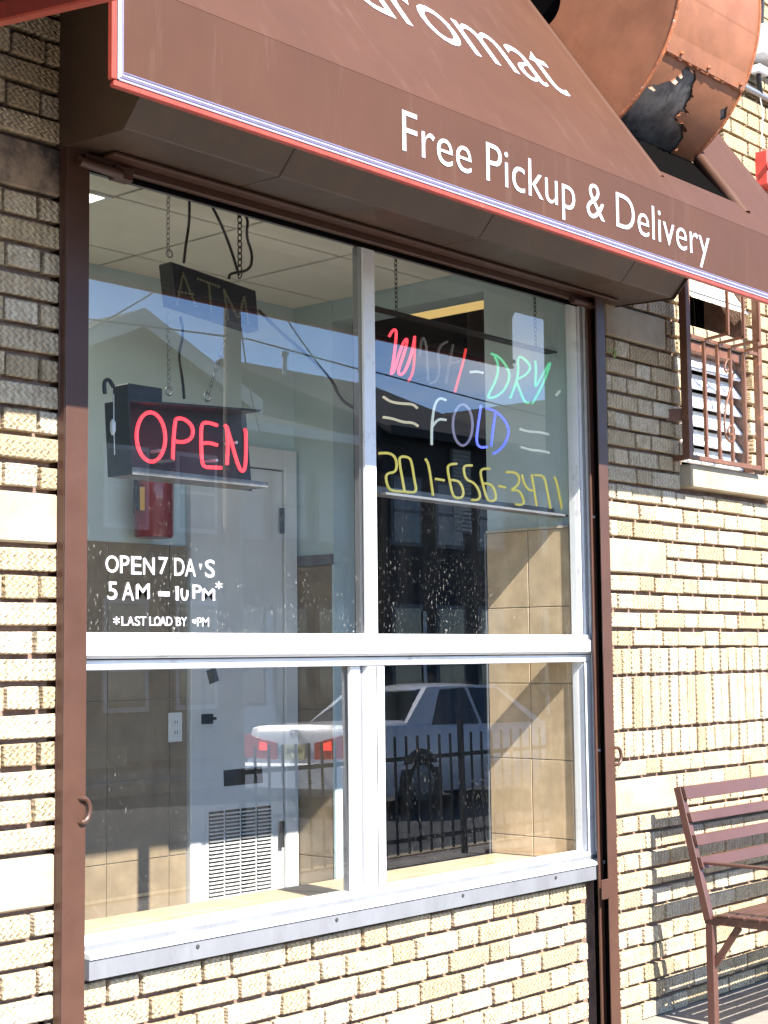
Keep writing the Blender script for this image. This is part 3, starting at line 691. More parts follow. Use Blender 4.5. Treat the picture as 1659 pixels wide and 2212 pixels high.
gp2 = [rimhit(1152+a/3.2728, b/3.2728) for a, b in [(1310, 790), (1380, 750), (1350, 830), (1315, 845)]]; gp2 = [p for p in gp2 if p]
def inside(poly, a, b):
    c = False; n = len(poly)
    for i in range(n):
        x1_, y1_ = poly[i]; x2_, y2_ = poly[i-1]
        if (y1_ > b) != (y2_ > b) and a < (x2_-x1_)*(b-y1_)/(y2_-y1_)+x1_: c = not c
    return c
bm = NEW(); NA, NW = 420, 120; rr = random.Random(9); wob = {}
V = {}
def vert(i, j):
    if (i, j) not in V:
        a = A0+(A1-A0)*i/NA; x = DX0+(DX1-DX0)*j/NW; r = DR
        V[i, j] = bm.verts.new((x, DC[0]+r*math.cos(a), DC[1]+r*math.sin(a)))
    return V[i, j]
for i in range(NA):
    for j in range(NW):
        a = A0+(A1-A0)*(i+.5)/NA+rr.uniform(-.001, .001)+.010*math.sin(j*.37)*math.sin(i*.21); x = DX0+(DX1-DX0)*(j+.5)/NW+rr.uniform(-.001, .001)+.006*math.sin(i*.33+j*.1)
        if inside(gp, a, x) or (gp2 and inside(gp2, a, x)): continue
        bm.faces.new((vert(i, j), vert(i+1, j), vert(i+1, j+1), vert(i, j+1)))
ext = bmesh.ops.extrude_face_region(bm, geom=bm.faces[:])
for v in [g for g in ext['geom'] if isinstance(g, bmesh.types.BMVert)]:
    dv = Vector((0, v.co.y-DC[0], v.co.z-DC[1])).normalized(); v.co += dv*.003
obj('paint_skin', bm, M['orange'], du, sm=True)
def rimpt(a, x, r): return Vector((x, DC[0]+(DR+r)*math.cos(a), DC[1]+(DR+r)*math.sin(a)))
rf_ = random.Random(12)
for k in range(1, len(gp)-2):
    if rf_.random() < .45: continue
    (a_, x_), (b_, y_) = gp[k], gp[k+1]; bm = NEW(); prev = None
    for t in range(4):
        u = t/3; out = .004+.020*u*u*rf_.uniform(.6, 1.2); ina = -.018*u
        p, q = rimpt(a_+(b_-a_)*.15, x_+(y_-x_)*.15, out), rimpt(a_+(b_-a_)*.85, x_+(y_-x_)*.85, out*rf_.uniform(.5, 1))
        cen = rimpt(sum(g[0] for g in gp)/len(gp), sum(g[1] for g in gp)/len(gp), 0); p += (cen-p)*.09*u; q += (cen-q)*.09*u; md = (p+q)/2; tp = rf_.uniform(.35, .75); p, q = p.lerp(md, tp*u), q.lerp(md, tp*u)
        cur = (bm.verts.new(p), bm.verts.new(q))
        if prev: bm.faces.new((prev[0], prev[1], cur[1], cur[0]))
        prev = cur
    obj('paint_flake', bm, M['orange'], du, sm=True)
# side plate with its round cut-out
bm = NEW(); RI = .10
ci = arc(RI, DX0-.003, A0, A0+2*PI*.999, 60); 
co_ = arc(DR+.004, DX0-.003, A0, A1, 60)
vi = [bm.verts.new((DX0-.003, DC[0]-.0+.09*math.cos(A0+(A1-A0)*k/60)-.0, DC[1]+.09*math.sin(A0+(A1-A0)*k/60))) for k in range(61)]; vo = [bm.verts.new(p) for p in co_]
for k in range(60): bm.faces.new((vi[k], vo[k], vo[k+1], vi[k+1]))
ex = bmesh.ops.extrude_face_region(bm, geom=bm.faces[:])
for v in [g for g in ex['geom'] if isinstance(g, bmesh.types.BMVert)]: v.co.x -= .003
obj('side_plate', bm, M['orange'], du)
bm = NEW(); tube(bm, arc(DR+.004, DX0-.002, A0, A1, 90), .0075, 8); obj('seam', bm, M['rust_edge'], du, sm=True)
bm = NEW(); tube(bm, arc(DR+.004, DX1, A0, A1, 90), .0055, 8); obj('seam', bm, M['rust_edge'], du, sm=True)
h1 = rimhit(1440, 112)
if h1:
    a = h1[0]; bm = NEW(); rr = random.Random(2)
    pts = [(DX0+(DX1-DX0)*k/40, DC[0]+(DR+.006)*math.cos(a+rr.uniform(-.006, .006)), DC[1]+(DR+.006)*math.sin(a+rr.uniform(-.006, .006))) for k in range(41)]
    tube(bm, pts, .006, 6); obj('lap_seam', bm, M['rust_edge'], du, sm=True)
    bm = NEW(); NB = 40
    for k in range(NB):
        x = DX0+(DX1-DX0)*k/NB; x2 = DX0+(DX1-DX0)*(k+1)/NB
        q = [(xx, DC[0]+(DR+rad)*math.cos(aa), DC[1]+(DR+rad)*math.sin(aa)) for xx, rad, aa in ((x, .004, a-.35), (x2, .004, a-.35), (x2, .013, a-.004), (x, .013, a-.004))]
        bm.faces.new([bm.verts.new(p) for p in q])
    bmesh.ops.remove_doubles(bm, verts=bm.verts, dist=.0005)
    obj('overlap_sheet', bm, M['orange'], du, sm=True)
    for k in (.16, .5, .93):
        p = Vector((DX0+(DX1-DX0)*k, DC[0]+(DR+.014)*math.cos(a-.03), DC[1]+(DR+.014)*math.sin(a-.03)))
        bm = NEW(); bmesh.ops.create_icosphere(bm, subdivisions=1, radius=.008); bmesh.ops.translate(bm, verts=bm.verts, vec=p); obj('rivet', bm, M['rust_edge'], du)
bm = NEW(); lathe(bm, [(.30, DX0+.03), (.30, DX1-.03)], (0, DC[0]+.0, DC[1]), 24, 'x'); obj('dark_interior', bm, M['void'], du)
# ================================================================== BARRED WINDOW at the right
def zC(a, b): return 1261.8+a/4.177, 548.6+b/4.177
bw = thing('louvred_window', 'narrow window with white louvres behind the rusty security grille', 'window', ((WX0+WX1)/2, .1, WZ0))
bx('opening_lining', M['void'], bw, WX0, WX1, .20, .24, WZ0-.02, WZ1)
bx('reveal', M['mortar'], bw, WX1-.012, WX1-.001, .02, .20, WZ0, WZ1)
zl1 = PY(*zC(1020, 930), .06).z
nl = 6; hh = (zl1-WZ0-.01)/nl
for k in range(nl):
    z0 = WZ0+.012+k*hh; bm = NEW()
    prism_x(bm, [(.025, z0+.012), (.075, z0+hh+.004), (.079, z0+hh+.002), (.031, z0+.006)], WX0+.006, WX1-.016); obj('louvre', bm, M['white_louver'], bw)
bx('frame_rail', M['cage'], bw, WX0+.004, WX1-.014, .02, .09, zl1+.005, zl1+.05, bevel=.003)
bx('timber_lintel', M['wood'], bw, WX0+.004, WX1-.014, -.005, .09, zl1+.055, zl1+.105, bevel=.008)
zc0 = PY(*zC(1010, 450), -.03).z
bm = NEW(); n = 10; ca, cb = [], []
for k in range(n+1):
    t = k/n; ca.append((.16-.20*t, zc0+.42-.40*t-.06*math.sin(t*PI))); 
for k in range(5):
    xa, xb = WX0+.01+(WX1-WX0-.03)*k/5, WX0+.01+(WX1-WX0-.03)*(k+1)/5-.006; bm = NEW()
    prism_x(bm, ca+[(y+.006, z+.002) for y, z in ca[::-1]], xa, xb); obj('canopy_sheet', bm, M['cream'], bw)
# the grille cage
GYF = -.085
cg = thing('security_grille', 'rusty brown security grille with scroll over the narrow window', 'grille', ((WX0+WX1)/2, GYF, WZ0))
pL0, pL1 = PY(*zC(955, 300), GYF), PY(*zC(985, 1835), GYF)
gx0 = PY(*zC(985, 1500), GYF).x; gx1 = PY(*zC(1600, 1500), GYF).x
gz0 = PY(*zC(1015, 1830), GYF).z; gz1 = PY(*zC(1005, 745), GYF).z; gzt = A(1.52)
bm = NEW(); box(bm, gx0-.034, gx0, GYF, GYF+.034, gz0-.01, gzt); obj('post', bm, M['cage'], cg, bevel=.002)
bm = NEW(); box(bm, gx1-.004, gx1+.024, GYF, GYF+.03, gz0-.01, gzt); obj('post', bm, M['cage'], cg, bevel=.002)
bm = NEW(); box(bm, gx0+.001, gx1-.005, GYF+.004, GYF+.020, gz0-.012, gz0+.008); obj('bottom_rail', bm, M['cage'], cg, bevel=.0015)
bm = NEW(); box(bm, gx0+.001, gx1-.005, GYF+.004, GYF+.016, gz1-.008, gz1+.008); obj('top_rail', bm, M['cage'], cg, bevel=.0015)
bm = NEW(); box(bm, gx0+.001, gx1-.005, GYF+.006, GYF+.016, gz1+.27, gz1+.286); obj('upper_rail', bm, M['cage'], cg, bevel=.0015)
bxs = [PY(*zC(a, 1500), GYF).x for a in (1122, 1242, 1356, 1478)]
for i, x in enumerate(bxs):
    bm = NEW(); box(bm, x-.0065, x+.0065, GYF+.006, GYF+.019, gz0+.008, gz1-.008); obj('bar', bm, M['cage'], cg)
    bm = NEW(); fo = GYF-.10-.012*i
    bar(bm, (x, GYF+.006, gz1+.0), (x, fo, gz1+.01), .011, .011); bar(bm, (x, fo, gz1+.004), (x, fo, gzt+.08), .011, .011); obj('bent_bar', bm, M['cage'], cg)
bm = NEW()
for y, z in ((GYF+.035, gz0), (GYF+.035, gz1+.1)):
    pass
bar(bm, (gx0-.02, GYF+.03, gz0+.17), (gx0-.05, .01, gz0+.17), .008, .05); obj('wall_bracket', bm, M['cage'], cg)
bm = NEW(); bar(bm, (gx0-.012, GYF+.034, gz0-.002), (gx0-.012, -.0, gz0-.002), .02, .02); obj('stand_off', bm, M['cage'], cg); bm = NEW(); bar(bm, (gx1+.01, GYF+.034, gz0-.002), (gx1+.01, -.0, gz0-.002), .02, .02); obj('stand_off', bm, M['cage'], cg)
sc = [(1290, 1080), (1265, 1050), (1270, 1010), (1300, 1040)]
scr = [(1300, 1040), (1280, 1075), (1262, 1030), (1290, 945), (1345, 960), (1358, 1040), (1335, 1150), (1300, 1280), (1272, 1400), (1265, 1520), (1275, 1640), (1310, 1700), (1352, 1690), (1362, 1600), (1345, 1550), (1310, 1550), (1295, 1600), (1315, 1640), (1335, 1620)]
bm = NEW(); tube(bm, smooth([PY(*zC(*p), GYF+.012) for p in scr], 2), .0052, 6); obj('scroll', bm, M['cage'], cg, sm=True)
# ---- things on the wall, far top right
ub = thing('wall_box', 'pale grey utility box with cables high on the brick wall', 'utility box', PY(1648, 120, -.05))
def zD(a, b): return 1152+a/3.2728, b/3.2728
q0, q1 = PY(*zD(1590, 170), -.06), PY(*zD(1659, 420), -.06)
bx('case', M['grey_plastic'], ub, q0.x, q0.x+.34, -.09, .01, q1.z, q0.z, bevel=.006)
bm = NEW(); p = PY(*zD(1600, 480), -.05); box(bm, p.x-.03, p.x+.05, -.07, -.02, p.z-.03, p.z+.01); obj('connector', bm, M['grey_plastic'], ub, bevel=.006)
bm = NEW(); tube(bm, smooth([PY(*zD(1590, 500), -.05), PY(*zD(1596, 580), -.04), PY(*zD(1610, 680), -.02)]), .011, 8); obj('cable_tail', bm, M['cable'], ub, sm=True)
bm = NEW(); tube(bm, [PY(*zD(1622, 0), -.03), PY(*zD(1616, 170), -.03)], .009, 8); obj('cable_drop', bm, M['cable'], ub, sm=True)
bm = NEW(); tube(bm, smooth([PY(*zD(1600, 680), -.02), PY(*zD(1625, 800), -.02), PY(*zD(1615, 900), -.015), PY(*zD(1622, 1050), -.015)]), .003, 6); obj('thin_wire', bm, M['off_white'], ub, sm=True)
cd = NEW(); a = PY(*zD(1470, 600), -.02); b = PY(*zD(1659, 700), -.02); d = (b-a).normalized(); tube(cd, [a-d*.2, b+d*.5], .014, 10)
tag(obj('conduit', cd, M['conduit'], sm=True), 'grey steel conduit running along the brick wall behind the duct', 'conduit')
rb = thing('alarm_box', 'small red alarm box on the brick wall at the right edge', 'alarm', PY(1656, 345, -.03))
q = PY(*zD(1625, 1060), -.04); bx('case', M['red_plastic'], rb, q.x, q.x+.18, -.06, .01, q.z-.16, q.z, bevel=.006); bx('rib', M['red_plastic'], rb, q.x-.012, q.x+.17, -.068, -.061, q.z-.09, q.z-.06, bevel=.002)
# ================================================================== BENCH
def zB(a, b): return 1371.5+a/3.726, 1618.4+b/3.726
SBY = -.27
pc = PY(*zB(600, 1375), SBY); bxl = pc.x; bsz = pc.z
be = thing('slatted_bench', 'brown slatted metal bench standing against the sunlit brick wall', 'bench', (bxl+.6, -.5, 0))
ptop = PY(*zB(352, 305), -.135); 
BXR = bxl+1.25
def bpost(x):
    bm = NEW(); bar(bm, (x, SBY, bsz), (ptop.x-bxl+x+.0, -.135, ptop.z), .030, .030); obj('back_post', bm, M['bench'], be, bevel=.002)
    bm = NEW(); box(bm, x-.004, x+.028, SBY-.014, SBY+.016, 0, bsz-.016); obj('leg', bm, M['bench'], be, bevel=.002)
    bm = NEW(); box(bm, x-.004, x+.028, SBY-.44, SBY-.41, 0, bsz-.016); obj('leg', bm, M['bench'], be, bevel=.002)
    bm = NEW(); bar(bm, (x+.012, SBY+.02, bsz), (x+.012, SBY-.46, bsz), .030, .030); obj('seat_rail', bm, M['bench'], be, bevel=.002)
    bm = NEW(); bar(bm, (x+.012, SBY-.012, bsz-.16), (x+.012, SBY-.115, bsz-.015), .012, .026); obj('brace', bm, M['bench'], be, bevel=.0015)
    pa = PY(*zB(545, 905), -.22); t = (pa.z-bsz)/(ptop.z-bsz)
    bm = NEW(); yb = SBY+(-.135-SBY)*t; bar(bm, (x+(ptop.x-bxl)*t+.01, yb-.01, pa.z), (x+.01, SBY-.44, pa.z-.0), .030, .010); bar(bm, (x+.012, SBY-.425, pa.z-.005), (x+.012, SBY-.425, bsz), .026, .026); obj('arm_rest', bm, M['bench'], be, bevel=.0015)
bpost(bxl); bpost(BXR)
for ya, yb in ((300, 400), (500, 572), (668, 747), (832, 915)):
    pa, pb = PY(*zB(400, ya), -.17), PY(*zB(400, yb), -.17)
    za, zb_ = [PY(*zB(385+ (y-300)*.24, y), -.16).z for y in (ya, yb)]
    t0, t1 = (zb_-bsz)/(ptop.z-bsz), (za-bsz)/(ptop.z-bsz)
    f = lambda t: SBY+(-.135-SBY)*t
    sh = (ptop.x-bxl)
    bm = NEW(); pr = [(f(t0)-.034, zb_), (f(t1)-.034, za), (f(t1)-.017, za), (f(t0)-.017, zb_)]
    xoff = bxl-.012+sh*(t0+t1)/2
    prism_x(bm, pr, xoff, BXR+.03); obj('back_slat', bm, M['bench'], be, bevel=.002)
for k in range(7):
    y = SBY-.035-k*.062; bm = NEW(); box(bm, bxl-.010, BXR+.03, y-.050, y, bsz+.0155, bsz+.024); obj('seat_slat', bm, M['bench'], be, bevel=.002)
# ================================================================== INTERIOR
XRT, YB, ZC = PY(1255, 1500, .04).x, 1.512, A(1.52)
zsill = min(PX(1065, 1841, XRT).z, zg-.004)
zw = PX(1150, 1146, XRT).z                                   # top of the tiled wainscot
SHY = PX(1062, 1400, XRT-.012).y                                # rear edge of the display shelf
FLZ = -.02
X0I, X1I, YBI = 2.30, 9.6, 5.0
# floor, outer walls and ceiling of the rooms
bm = NEW(); box(bm, X0I-.1, X1I+.1, .07, YBI+.1, FLZ-.1, FLZ); struct('shop_floor', bm, M['carpet'])
bm = NEW(); box(bm, X0I-.1, X0I, .245, YBI+.1, FLZ, 3.4); struct('interior_wall_left', bm, M['blue'])
bm = NEW(); box(bm, X0I, PX(722, 1300, XRT).x+.0, YB, YB+.12, FLZ, 3.4); bwall = struct('interior_wall_back', bm, M['blue'])
ypr = PX(722, 1300, XRT).y
bm = NEW(); box(bm, XRT, XRT+.13, ypr, YB+.12, FLZ, 3.4); pierw = struct('interior_wall_pier', bm, M['blue'])
bm = NEW(); box(bm, XRT+.0, XRT+.16, .245, SHY+.02, FLZ, 3.4); box(bm, XRT, 5.0, .07, .245, FLZ, 3.4); ret = struct('interior_wall_return', bm, M['blue'])
bm = NEW(); box(bm, XRT+.002, XRT+.128, SHY+.021, ypr-.001, A(1.43), ZC+.02); struct('interior_beam', bm, M['blue'])
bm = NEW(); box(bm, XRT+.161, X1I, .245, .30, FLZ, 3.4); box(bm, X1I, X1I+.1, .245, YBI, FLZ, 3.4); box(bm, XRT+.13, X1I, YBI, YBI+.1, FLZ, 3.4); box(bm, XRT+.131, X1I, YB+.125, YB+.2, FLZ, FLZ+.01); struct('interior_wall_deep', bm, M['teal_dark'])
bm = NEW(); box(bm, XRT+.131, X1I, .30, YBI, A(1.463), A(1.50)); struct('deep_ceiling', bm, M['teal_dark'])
bm = NEW(); box(bm, X0I-.1, XRT+.13, .05, YB, ZC+.012, ZC+.03); ceil = struct('ceiling', bm, M['grid'])
TX, TYS = .547, .553
for i in range(-2, 4):
    for j in range(-2, 3):
        x0, y0 = 3.29+i*TX, .75+j*TYS; x1, y1 = min(x0+TX-.016, XRT-.002), min(y0+TYS-.016, YB-.002); x0 = max(x0, X0I); y0 = max(y0, .052)
        if x1-x0 < .03 or y1-y0 < .03: continue
        if i == -1 and j == 0: continue
        if i == -2 and j in (0, 1): continue
        bx('ceiling_tile', M['ceil'], ceil, x0, x1, y0, y1, ZC, ZC+.0115)
x0, y0 = 3.29-TX, .75
lp = thing('ceiling_light', 'lit square panel light in the tiled ceiling near the left jamb', 'light', (x0+.27, y0+.27, ZC))
bx('diffuser', M['lens_white'], lp, x0+.02, x0+TX-.03, y0+.02, y0+TYS-.03, ZC-.001, ZC+.006)
bm = NEW()
for a in ((x0, x0+TX-.008, y0, y0+.019), (x0, x0+TX-.008, y0+TYS-.029, y0+TYS-.008), (x0, x0+.019, y0+.0195, y0+TYS-.0295), (x0+TX-.029, x0+TX-.008, y0+.0195, y0+TYS-.0295)): box(bm, *a, ZC-.004, ZC+.01)
obj('frame', bm, M['off_white'], lp)
fx = thing('strip_light', 'yellowed strip light glowing on the dark inner ceiling', 'light', (5.12, .65, A(1.44)))
bx('diffuser', M['lens'], fx, XRT+.135, XRT+.27, .47, 1.02, A(1.432), A(1.452), bevel=.004); bx('housing', M['off_white'], fx, XRT+.133, XRT+.275, .46, 1.03, A(1.4525), A(1.4625))
# ---- wall tiles
def tiles_x(parent, X, y0, y1, zs, ys, m, th=.008):
    for za, zb_ in zip(zs, zs[1:]):
        for ya, yb in zip(ys, ys[1:]):
            a, b, c, d = max(ya, y0)+.0016, min(yb, y1)-.0016, za+.0016, zb_-.0016
            if b-a > .01: bx('tile', M[m], parent, X-th, X-.0005, a, b, c, d, bevel=.0015)
zj = [PX(1150, y, XRT).z for y in (1312, 1476, 1639, 1806)]
zs = [zj[3]-.31, zj[3], zj[2], zj[1], zj[0], zw]
yj = PX(1150, 1500, XRT).y
bx('grout_bed', M['grout'], ret, XRT-.004, XRT-.0003, .07, SHY+.018, zsill-.2, zw)
tiles_x(ret, XRT-.0041, .071, SHY+.017, [max(z, zsill) for z in zs if z > zsill-.32], [yj-.30, yj, yj+.30], 'tile')
bx('corner_trim', M['alu_grey'], ret, XRT-.014, XRT+.02, SHY+.0205, SHY+.026, zsill-.2, zw+.0)
bx('wainscot_cap', M['grout'], ret, XRT-.015, XRT-.0005, .071, SHY+.018, zw+.0005, zw+.010)
zwb = PY(300, 1174, YB).z
bx('grout_bed', M['grout'], bwall, X0I+.01, PY(399, 1500, YB).x, YB-.004, YB-.0003, FLZ, zwb)
xj0 = PY(226, 1900, YB).x
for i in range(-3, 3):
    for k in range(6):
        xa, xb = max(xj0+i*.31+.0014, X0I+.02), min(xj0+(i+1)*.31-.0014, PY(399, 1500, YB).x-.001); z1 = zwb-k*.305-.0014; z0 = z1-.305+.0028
        if xb-xa > .01: bx('tile', M['tile_shaded'], bwall, xa, xb, YB-.012, YB-.0045, z0, z1, bevel=.0015)
bx('grout_bed', M['grout'], pierw, XRT-.004, XRT-.0003, ypr+.002, YB-.02, FLZ, A(.39))
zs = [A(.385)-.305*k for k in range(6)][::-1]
tiles_x(pierw, XRT-.0041, ypr+.002, YB-.02, zs, [ypr-.02, ypr+.31], 'tile_shaded')
bx('wainscot_cap', M['dusty'], pierw, XRT-.016, XRT-.0005, ypr+.001, YB-.02, A(.386), A(.43))
bx('corner_trim', M['blue'], pierw, XRT-.014, XRT+.05, ypr-.012, ypr-.001, FLZ, A(.386))
# ---- display shelf behind the glass
bm = NEW(); box(bm, XL+.02, XRT-.014, .0705, SHY, zsill-.08, zsill-.010); shf = tag(obj('display_shelf', bm, M['grout']), 'beige tiled display shelf inside the shop window', 'shelf')
for i in range(-1, 8):
    xa = max(2.62+i*.31+.0014, XL+.02); xb = min(2.62+(i+1)*.31-.0014, XRT-.015)
    for ya, yb in ((.071, .30), (.3028, SHY)):
        if xb-xa > .01: bx('tile', M['tile'], shf, xa, xb, ya, yb, zsill-.0095, zsill, bevel=.0015)
# ---- closet door
dx0, dx1, dzt = PY(424, 1500, YB).x, PY(605, 1500, YB).x, PY(605, 1018, YB).z
fx0, fx1, fzt = PY(400, 1500, YB).x, XRT-.0175, PY(637, 978, YB).z
dr = thing('closet_door', 'narrow white closet door with vent grille and dark tape', 'door', ((dx0+dx1)/2, YB, FLZ))
bx('leaf', M['white_paint'], dr, dx0+.003, dx1-.003, YB-.022, YB-.0005, FLZ+.005, dzt-.004, bevel=.002)
bx('frame_jamb', M['white_paint'], dr, fx0, dx0-.001, YB-.034, YB-.0005, FLZ, fzt-.0005, bevel=.003)
bx('frame_jamb', M['white_paint'], dr, dx1+.001, fx1, YB-.034, YB-.0005, FLZ, fzt-.0005, bevel=.003)
bx('frame_head', M['white_paint'], dr, dx0, dx1, YB-.034, YB-.0005, dzt+.001, fzt, bevel=.003)
bx('frame_gap', M['void'], dr, dx0-.001, dx1+.001, YB-.004, YB-.0004, FLZ, dzt+.001)
for yy in (1125, 1802):
    p = PY(608, yy, YB-.035); bx('hinge', M['black_metal'], dr, p.x-.012, p.x+.012, YB-.043, YB-.0345, p.z-.055, p.z+.055, bevel=.002)
p = PY(447, 1553, YB-.03); lt = bx('latch', M['black_metal'], dr, p.x-.026, p.x+.034, YB-.034, YB-.0225, p.z-.02, p.z+.02, bevel=.003)
bm = NEW(); tube(bm, [(p.x+.034, YB-.028, p.z), (p.x+.05, YB-.028, p.z)], .006, 8); obj('latch_pin', bm, M['black_metal'], lt, sm=True)
bm = NEW(); q = [PY(a, b, YB-.0235) for a, b in ((446, 1449), (466, 1440), (473, 1470), (453, 1479))]; hexa(bm, q, [v+Vector((0, .001, 0)) for v in q]); obj('sticker', bm, M['black_plastic'], dr)
bm = NEW(); q = [PY(a, b, YB-.0235) for a, b in ((483, 1664), (566, 1656), (568, 1691), (484, 1699))]; hexa(bm, q, [v+Vector((0, .001, 0)) for v in q]); obj('dark_tape', bm, M['black_plastic'], dr)
g0, g1 = PY(446, 1744, YB-.03), PY(593, 1950, YB-.03)
gr = bx('vent_grille', M['white_paint'], dr, g0.x, g1.x, YB-.026, YB-.0222, g1.z-.08, g0.z, bevel=.001)
nv = 4; mg = .016; cw = (g1.x-g0.x-2*mg-.008*3)/4
for c in range(nv):
    xa = g0.x+mg+c*(cw+.008); bx('vent_slot', M['void'], gr, xa, xa+cw, YB-.0266, YB-.0262, g1.z-.06, g0.z-.02)
    n = 30
    for k in range(n):
        z = g0.z-.03-k*(g0.z-g1.z+.03)/n
        bm = NEW(); prism_x(bm, [(YB-.0275, z), (YB-.034, z-.004), (YB-.034, z-.0062), (YB-.0275, z-.0028)], xa, xa+cw); obj('louvre', bm, M['white_paint'], gr)
# ---- outlet, extinguisher, ring
p = PY(377, 1571, YB-.012); ou = thing('wall_outlet', 'white double wall outlet on the tiles beside the door', 'outlet', p)
bx('cover_plate', M['off_white'], ou, p.x-.036, p.x+.036, YB-.019, YB-.0125, p.z-.058, p.z+.058, bevel=.003)
for s in (-1, 1):
    so_ = bx('socket', M['off_white'], ou, p.x-.017, p.x+.017, YB-.0215, YB-.0192, p.z+s*.020-.014, p.z+s*.020+.014, bevel=.001)
    for t in (-.006, .006): bx('slot', M['void'], so_, p.x+t-.0013, p.x+t+.0013, YB-.0221, YB-.0216, p.z+s*.020-.006, p.z+s*.020+.006)
e0, e1 = PY(296, 1160, YB-.09), PY(361, 1160, YB-.09); er = (e1.x-e0.x)/2; ec = Vector(((e0.x+e1.x)/2, YB-.10, e0.z))
fe = thing('fire_extinguisher', 'red fire extinguisher with yellow tag hung on the blue wall', 'fire extinguisher', ec)
eh = .30
bm = NEW(); lathe(bm, [(er*.93, 0), (er, .008), (er, eh), (er*.8, eh+.035), (er*.35, eh+.055)], ec, 24); obj('cylinder', bm, M['red_ext'], fe, sm=True)
bm = NEW(); lathe(bm, [(.016, eh+.05), (.02, eh+.06), (.02, eh+.09)], ec, 12); v = obj('valve', bm, M['black_metal'], fe)
bm = NEW(); bar(bm, ec+Vector((0, -.0, eh+.09)), ec+Vector((-.09, -.02, eh+.11)), .018, .010); obj('lever', bm, M['black_metal'], v)
bm = NEW(); tube(bm, smooth([ec+Vector((-.01, 0, eh+.07)), ec+Vector((-er-.03, -.01, eh+.03)), ec+Vector((-er-.02, -.01, .16)), ec+Vector((-er-.012, -.01, .10))]), .009, 8); obj('hose', bm, M['black_plastic'], fe, sm=True)
bm = NEW(); box(bm, ec.x-er-.016, ec.x-er+.004, ec.y-.03, ec.y-.025, ec.z+.10, ec.z+.19); obj('yellow_tag', bm, M['yellow_tag'], fe)
bm = NEW(); n = 10; a0, a1 = PI*1.15, PI*1.75
for z0, z1 in ((eh-.055, eh-.02),):
    q0 = [bm.verts.new(ec+Vector(((er+.001)*math.cos(a0+(a1-a0)*k/n), (er+.001)*math.sin(a0+(a1-a0)*k/n), z0))) for k in range(n+1)]; q1 = [bm.verts.new(v_.co+Vector((0, 0, z1-z0))) for v_ in q0]
    for k in range(n): bm.faces.new((q0[k], q0[k+1], q1[k+1], q1[k]))
obj('inspection_label', bm, M['off_white'], fe)
bx('wall_bracket', M['black_metal'], fe, ec.x-.02, ec.x+.02, ec.y+er*.8, YB-.0005, ec.z+.1, ec.z+.2)
# ---- dark monitor in the inner room
mo_ = thing('hanging_monitor', 'black flat monitor hung from the ceiling in the dark inner room', 'monitor', PX(1000, 740, 5.6))
a, b = PX(880, 700, 5.7), PX(1054, 790, 5.7)
bx('screen', M['black_plastic'], mo_, 5.70, 5.76, b.y, a.y, b.z, a.z+.02, bevel=.006)
bm = NEW(); tube(bm, [(5.73, (a.y+b.y)/2, a.z), (5.73, (a.y+b.y)/2, A(1.463))], .02, 8); obj('ceiling_pole', bm, M['black_metal'], mo_)
# ================================================================== SIGNS IN THE WINDOW
def quad_plate(parent, name, q, depth, m, bevel=.002):
    bm = NEW(); hexa(bm, q, [Vector(v)+Vector((0, depth, 0)) for v in q]); return obj(name, bm, m, parent, bevel)
def zO(a, b): return 181+a/2.585, 603.5+b/2.585
OY = .115; OD = .10
on = thing('neon_open_sign', 'red neon OPEN sign in a black metal box hung in the window', 'neon sign', PY(*zO(600, 900), OY))
TLq, TRq, BRq, BLq = [PY(*zO(*p), OY) for p in ((248, 668), (990, 727), (1025, 1163), (268, 1088))]
bk = [v+Vector((0, OD, 0)) for v in (TLq, TRq, BRq, BLq)]
def plate(name, a, b, t, m):                               # plate along the edge a-b running back by OD
    bm = NEW(); q = [a, b, b+Vector((0, OD, 0)), a+Vector((0, OD, 0))]; hexa(bm, q, [v+t for v in q]); return obj(name, bm, m, on)
plate('top_plate', TLq, TRq, Vector((0, 0, -.006)), M['black_metal']); plate('bottom_ledge', BLq, BRq, Vector((0, 0, .006)), M['dusty']); plate('side_plate', TLq, BLq, Vector((.004, 0, 0)), M['black_metal'])
TRb, BRb = PY(*zO(905, 735), OY+OD), PY(*zO(940, 1152), OY+OD)
quad_plate(on, 'back_panel', [bk[0], Vector((TRb.x, TRb.y, bk[1].z+.0)), Vector((BRb.x, BRb.y, bk[2].z)), bk[3]], .004, M['black_metal'], 0)
quad_plate(on, 'front_lip', [BLq+Vector((0, -.0005, .02)), BRq+Vector((0, -.0005, .016)), BRq+Vector((0, -.0005, 0)), BLq+Vector((0, -.0005, 0))], -.003, M['dusty'], 0)
def neon(parent, strokes, zf, Y, r, name='tube', it=2):
    for st_, mm in strokes:
        bm = NEW(); pts = [PY(*zf(*p), Y) for p in st_]
        tube(bm, smooth(pts, it), r, 8); obj(name, bm, M[mm], parent, sm=True)
def ell(cx, cy, rx, ry, a0, a1, n=28, sh=0):
    return [(cx+rx*math.cos(a0+(a1-a0)*k/n)+sh*math.sin(a0+(a1-a0)*k/n), cy+ry*math.sin(a0+(a1-a0)*k/n)) for k in range(n+1)]
NY_ = OY+.045
neon(on, [(ell(375, 880, 80, 138, -PI*.62, PI*1.40, sh=4), 'n_red')], zO, NY_, .0055, it=0)
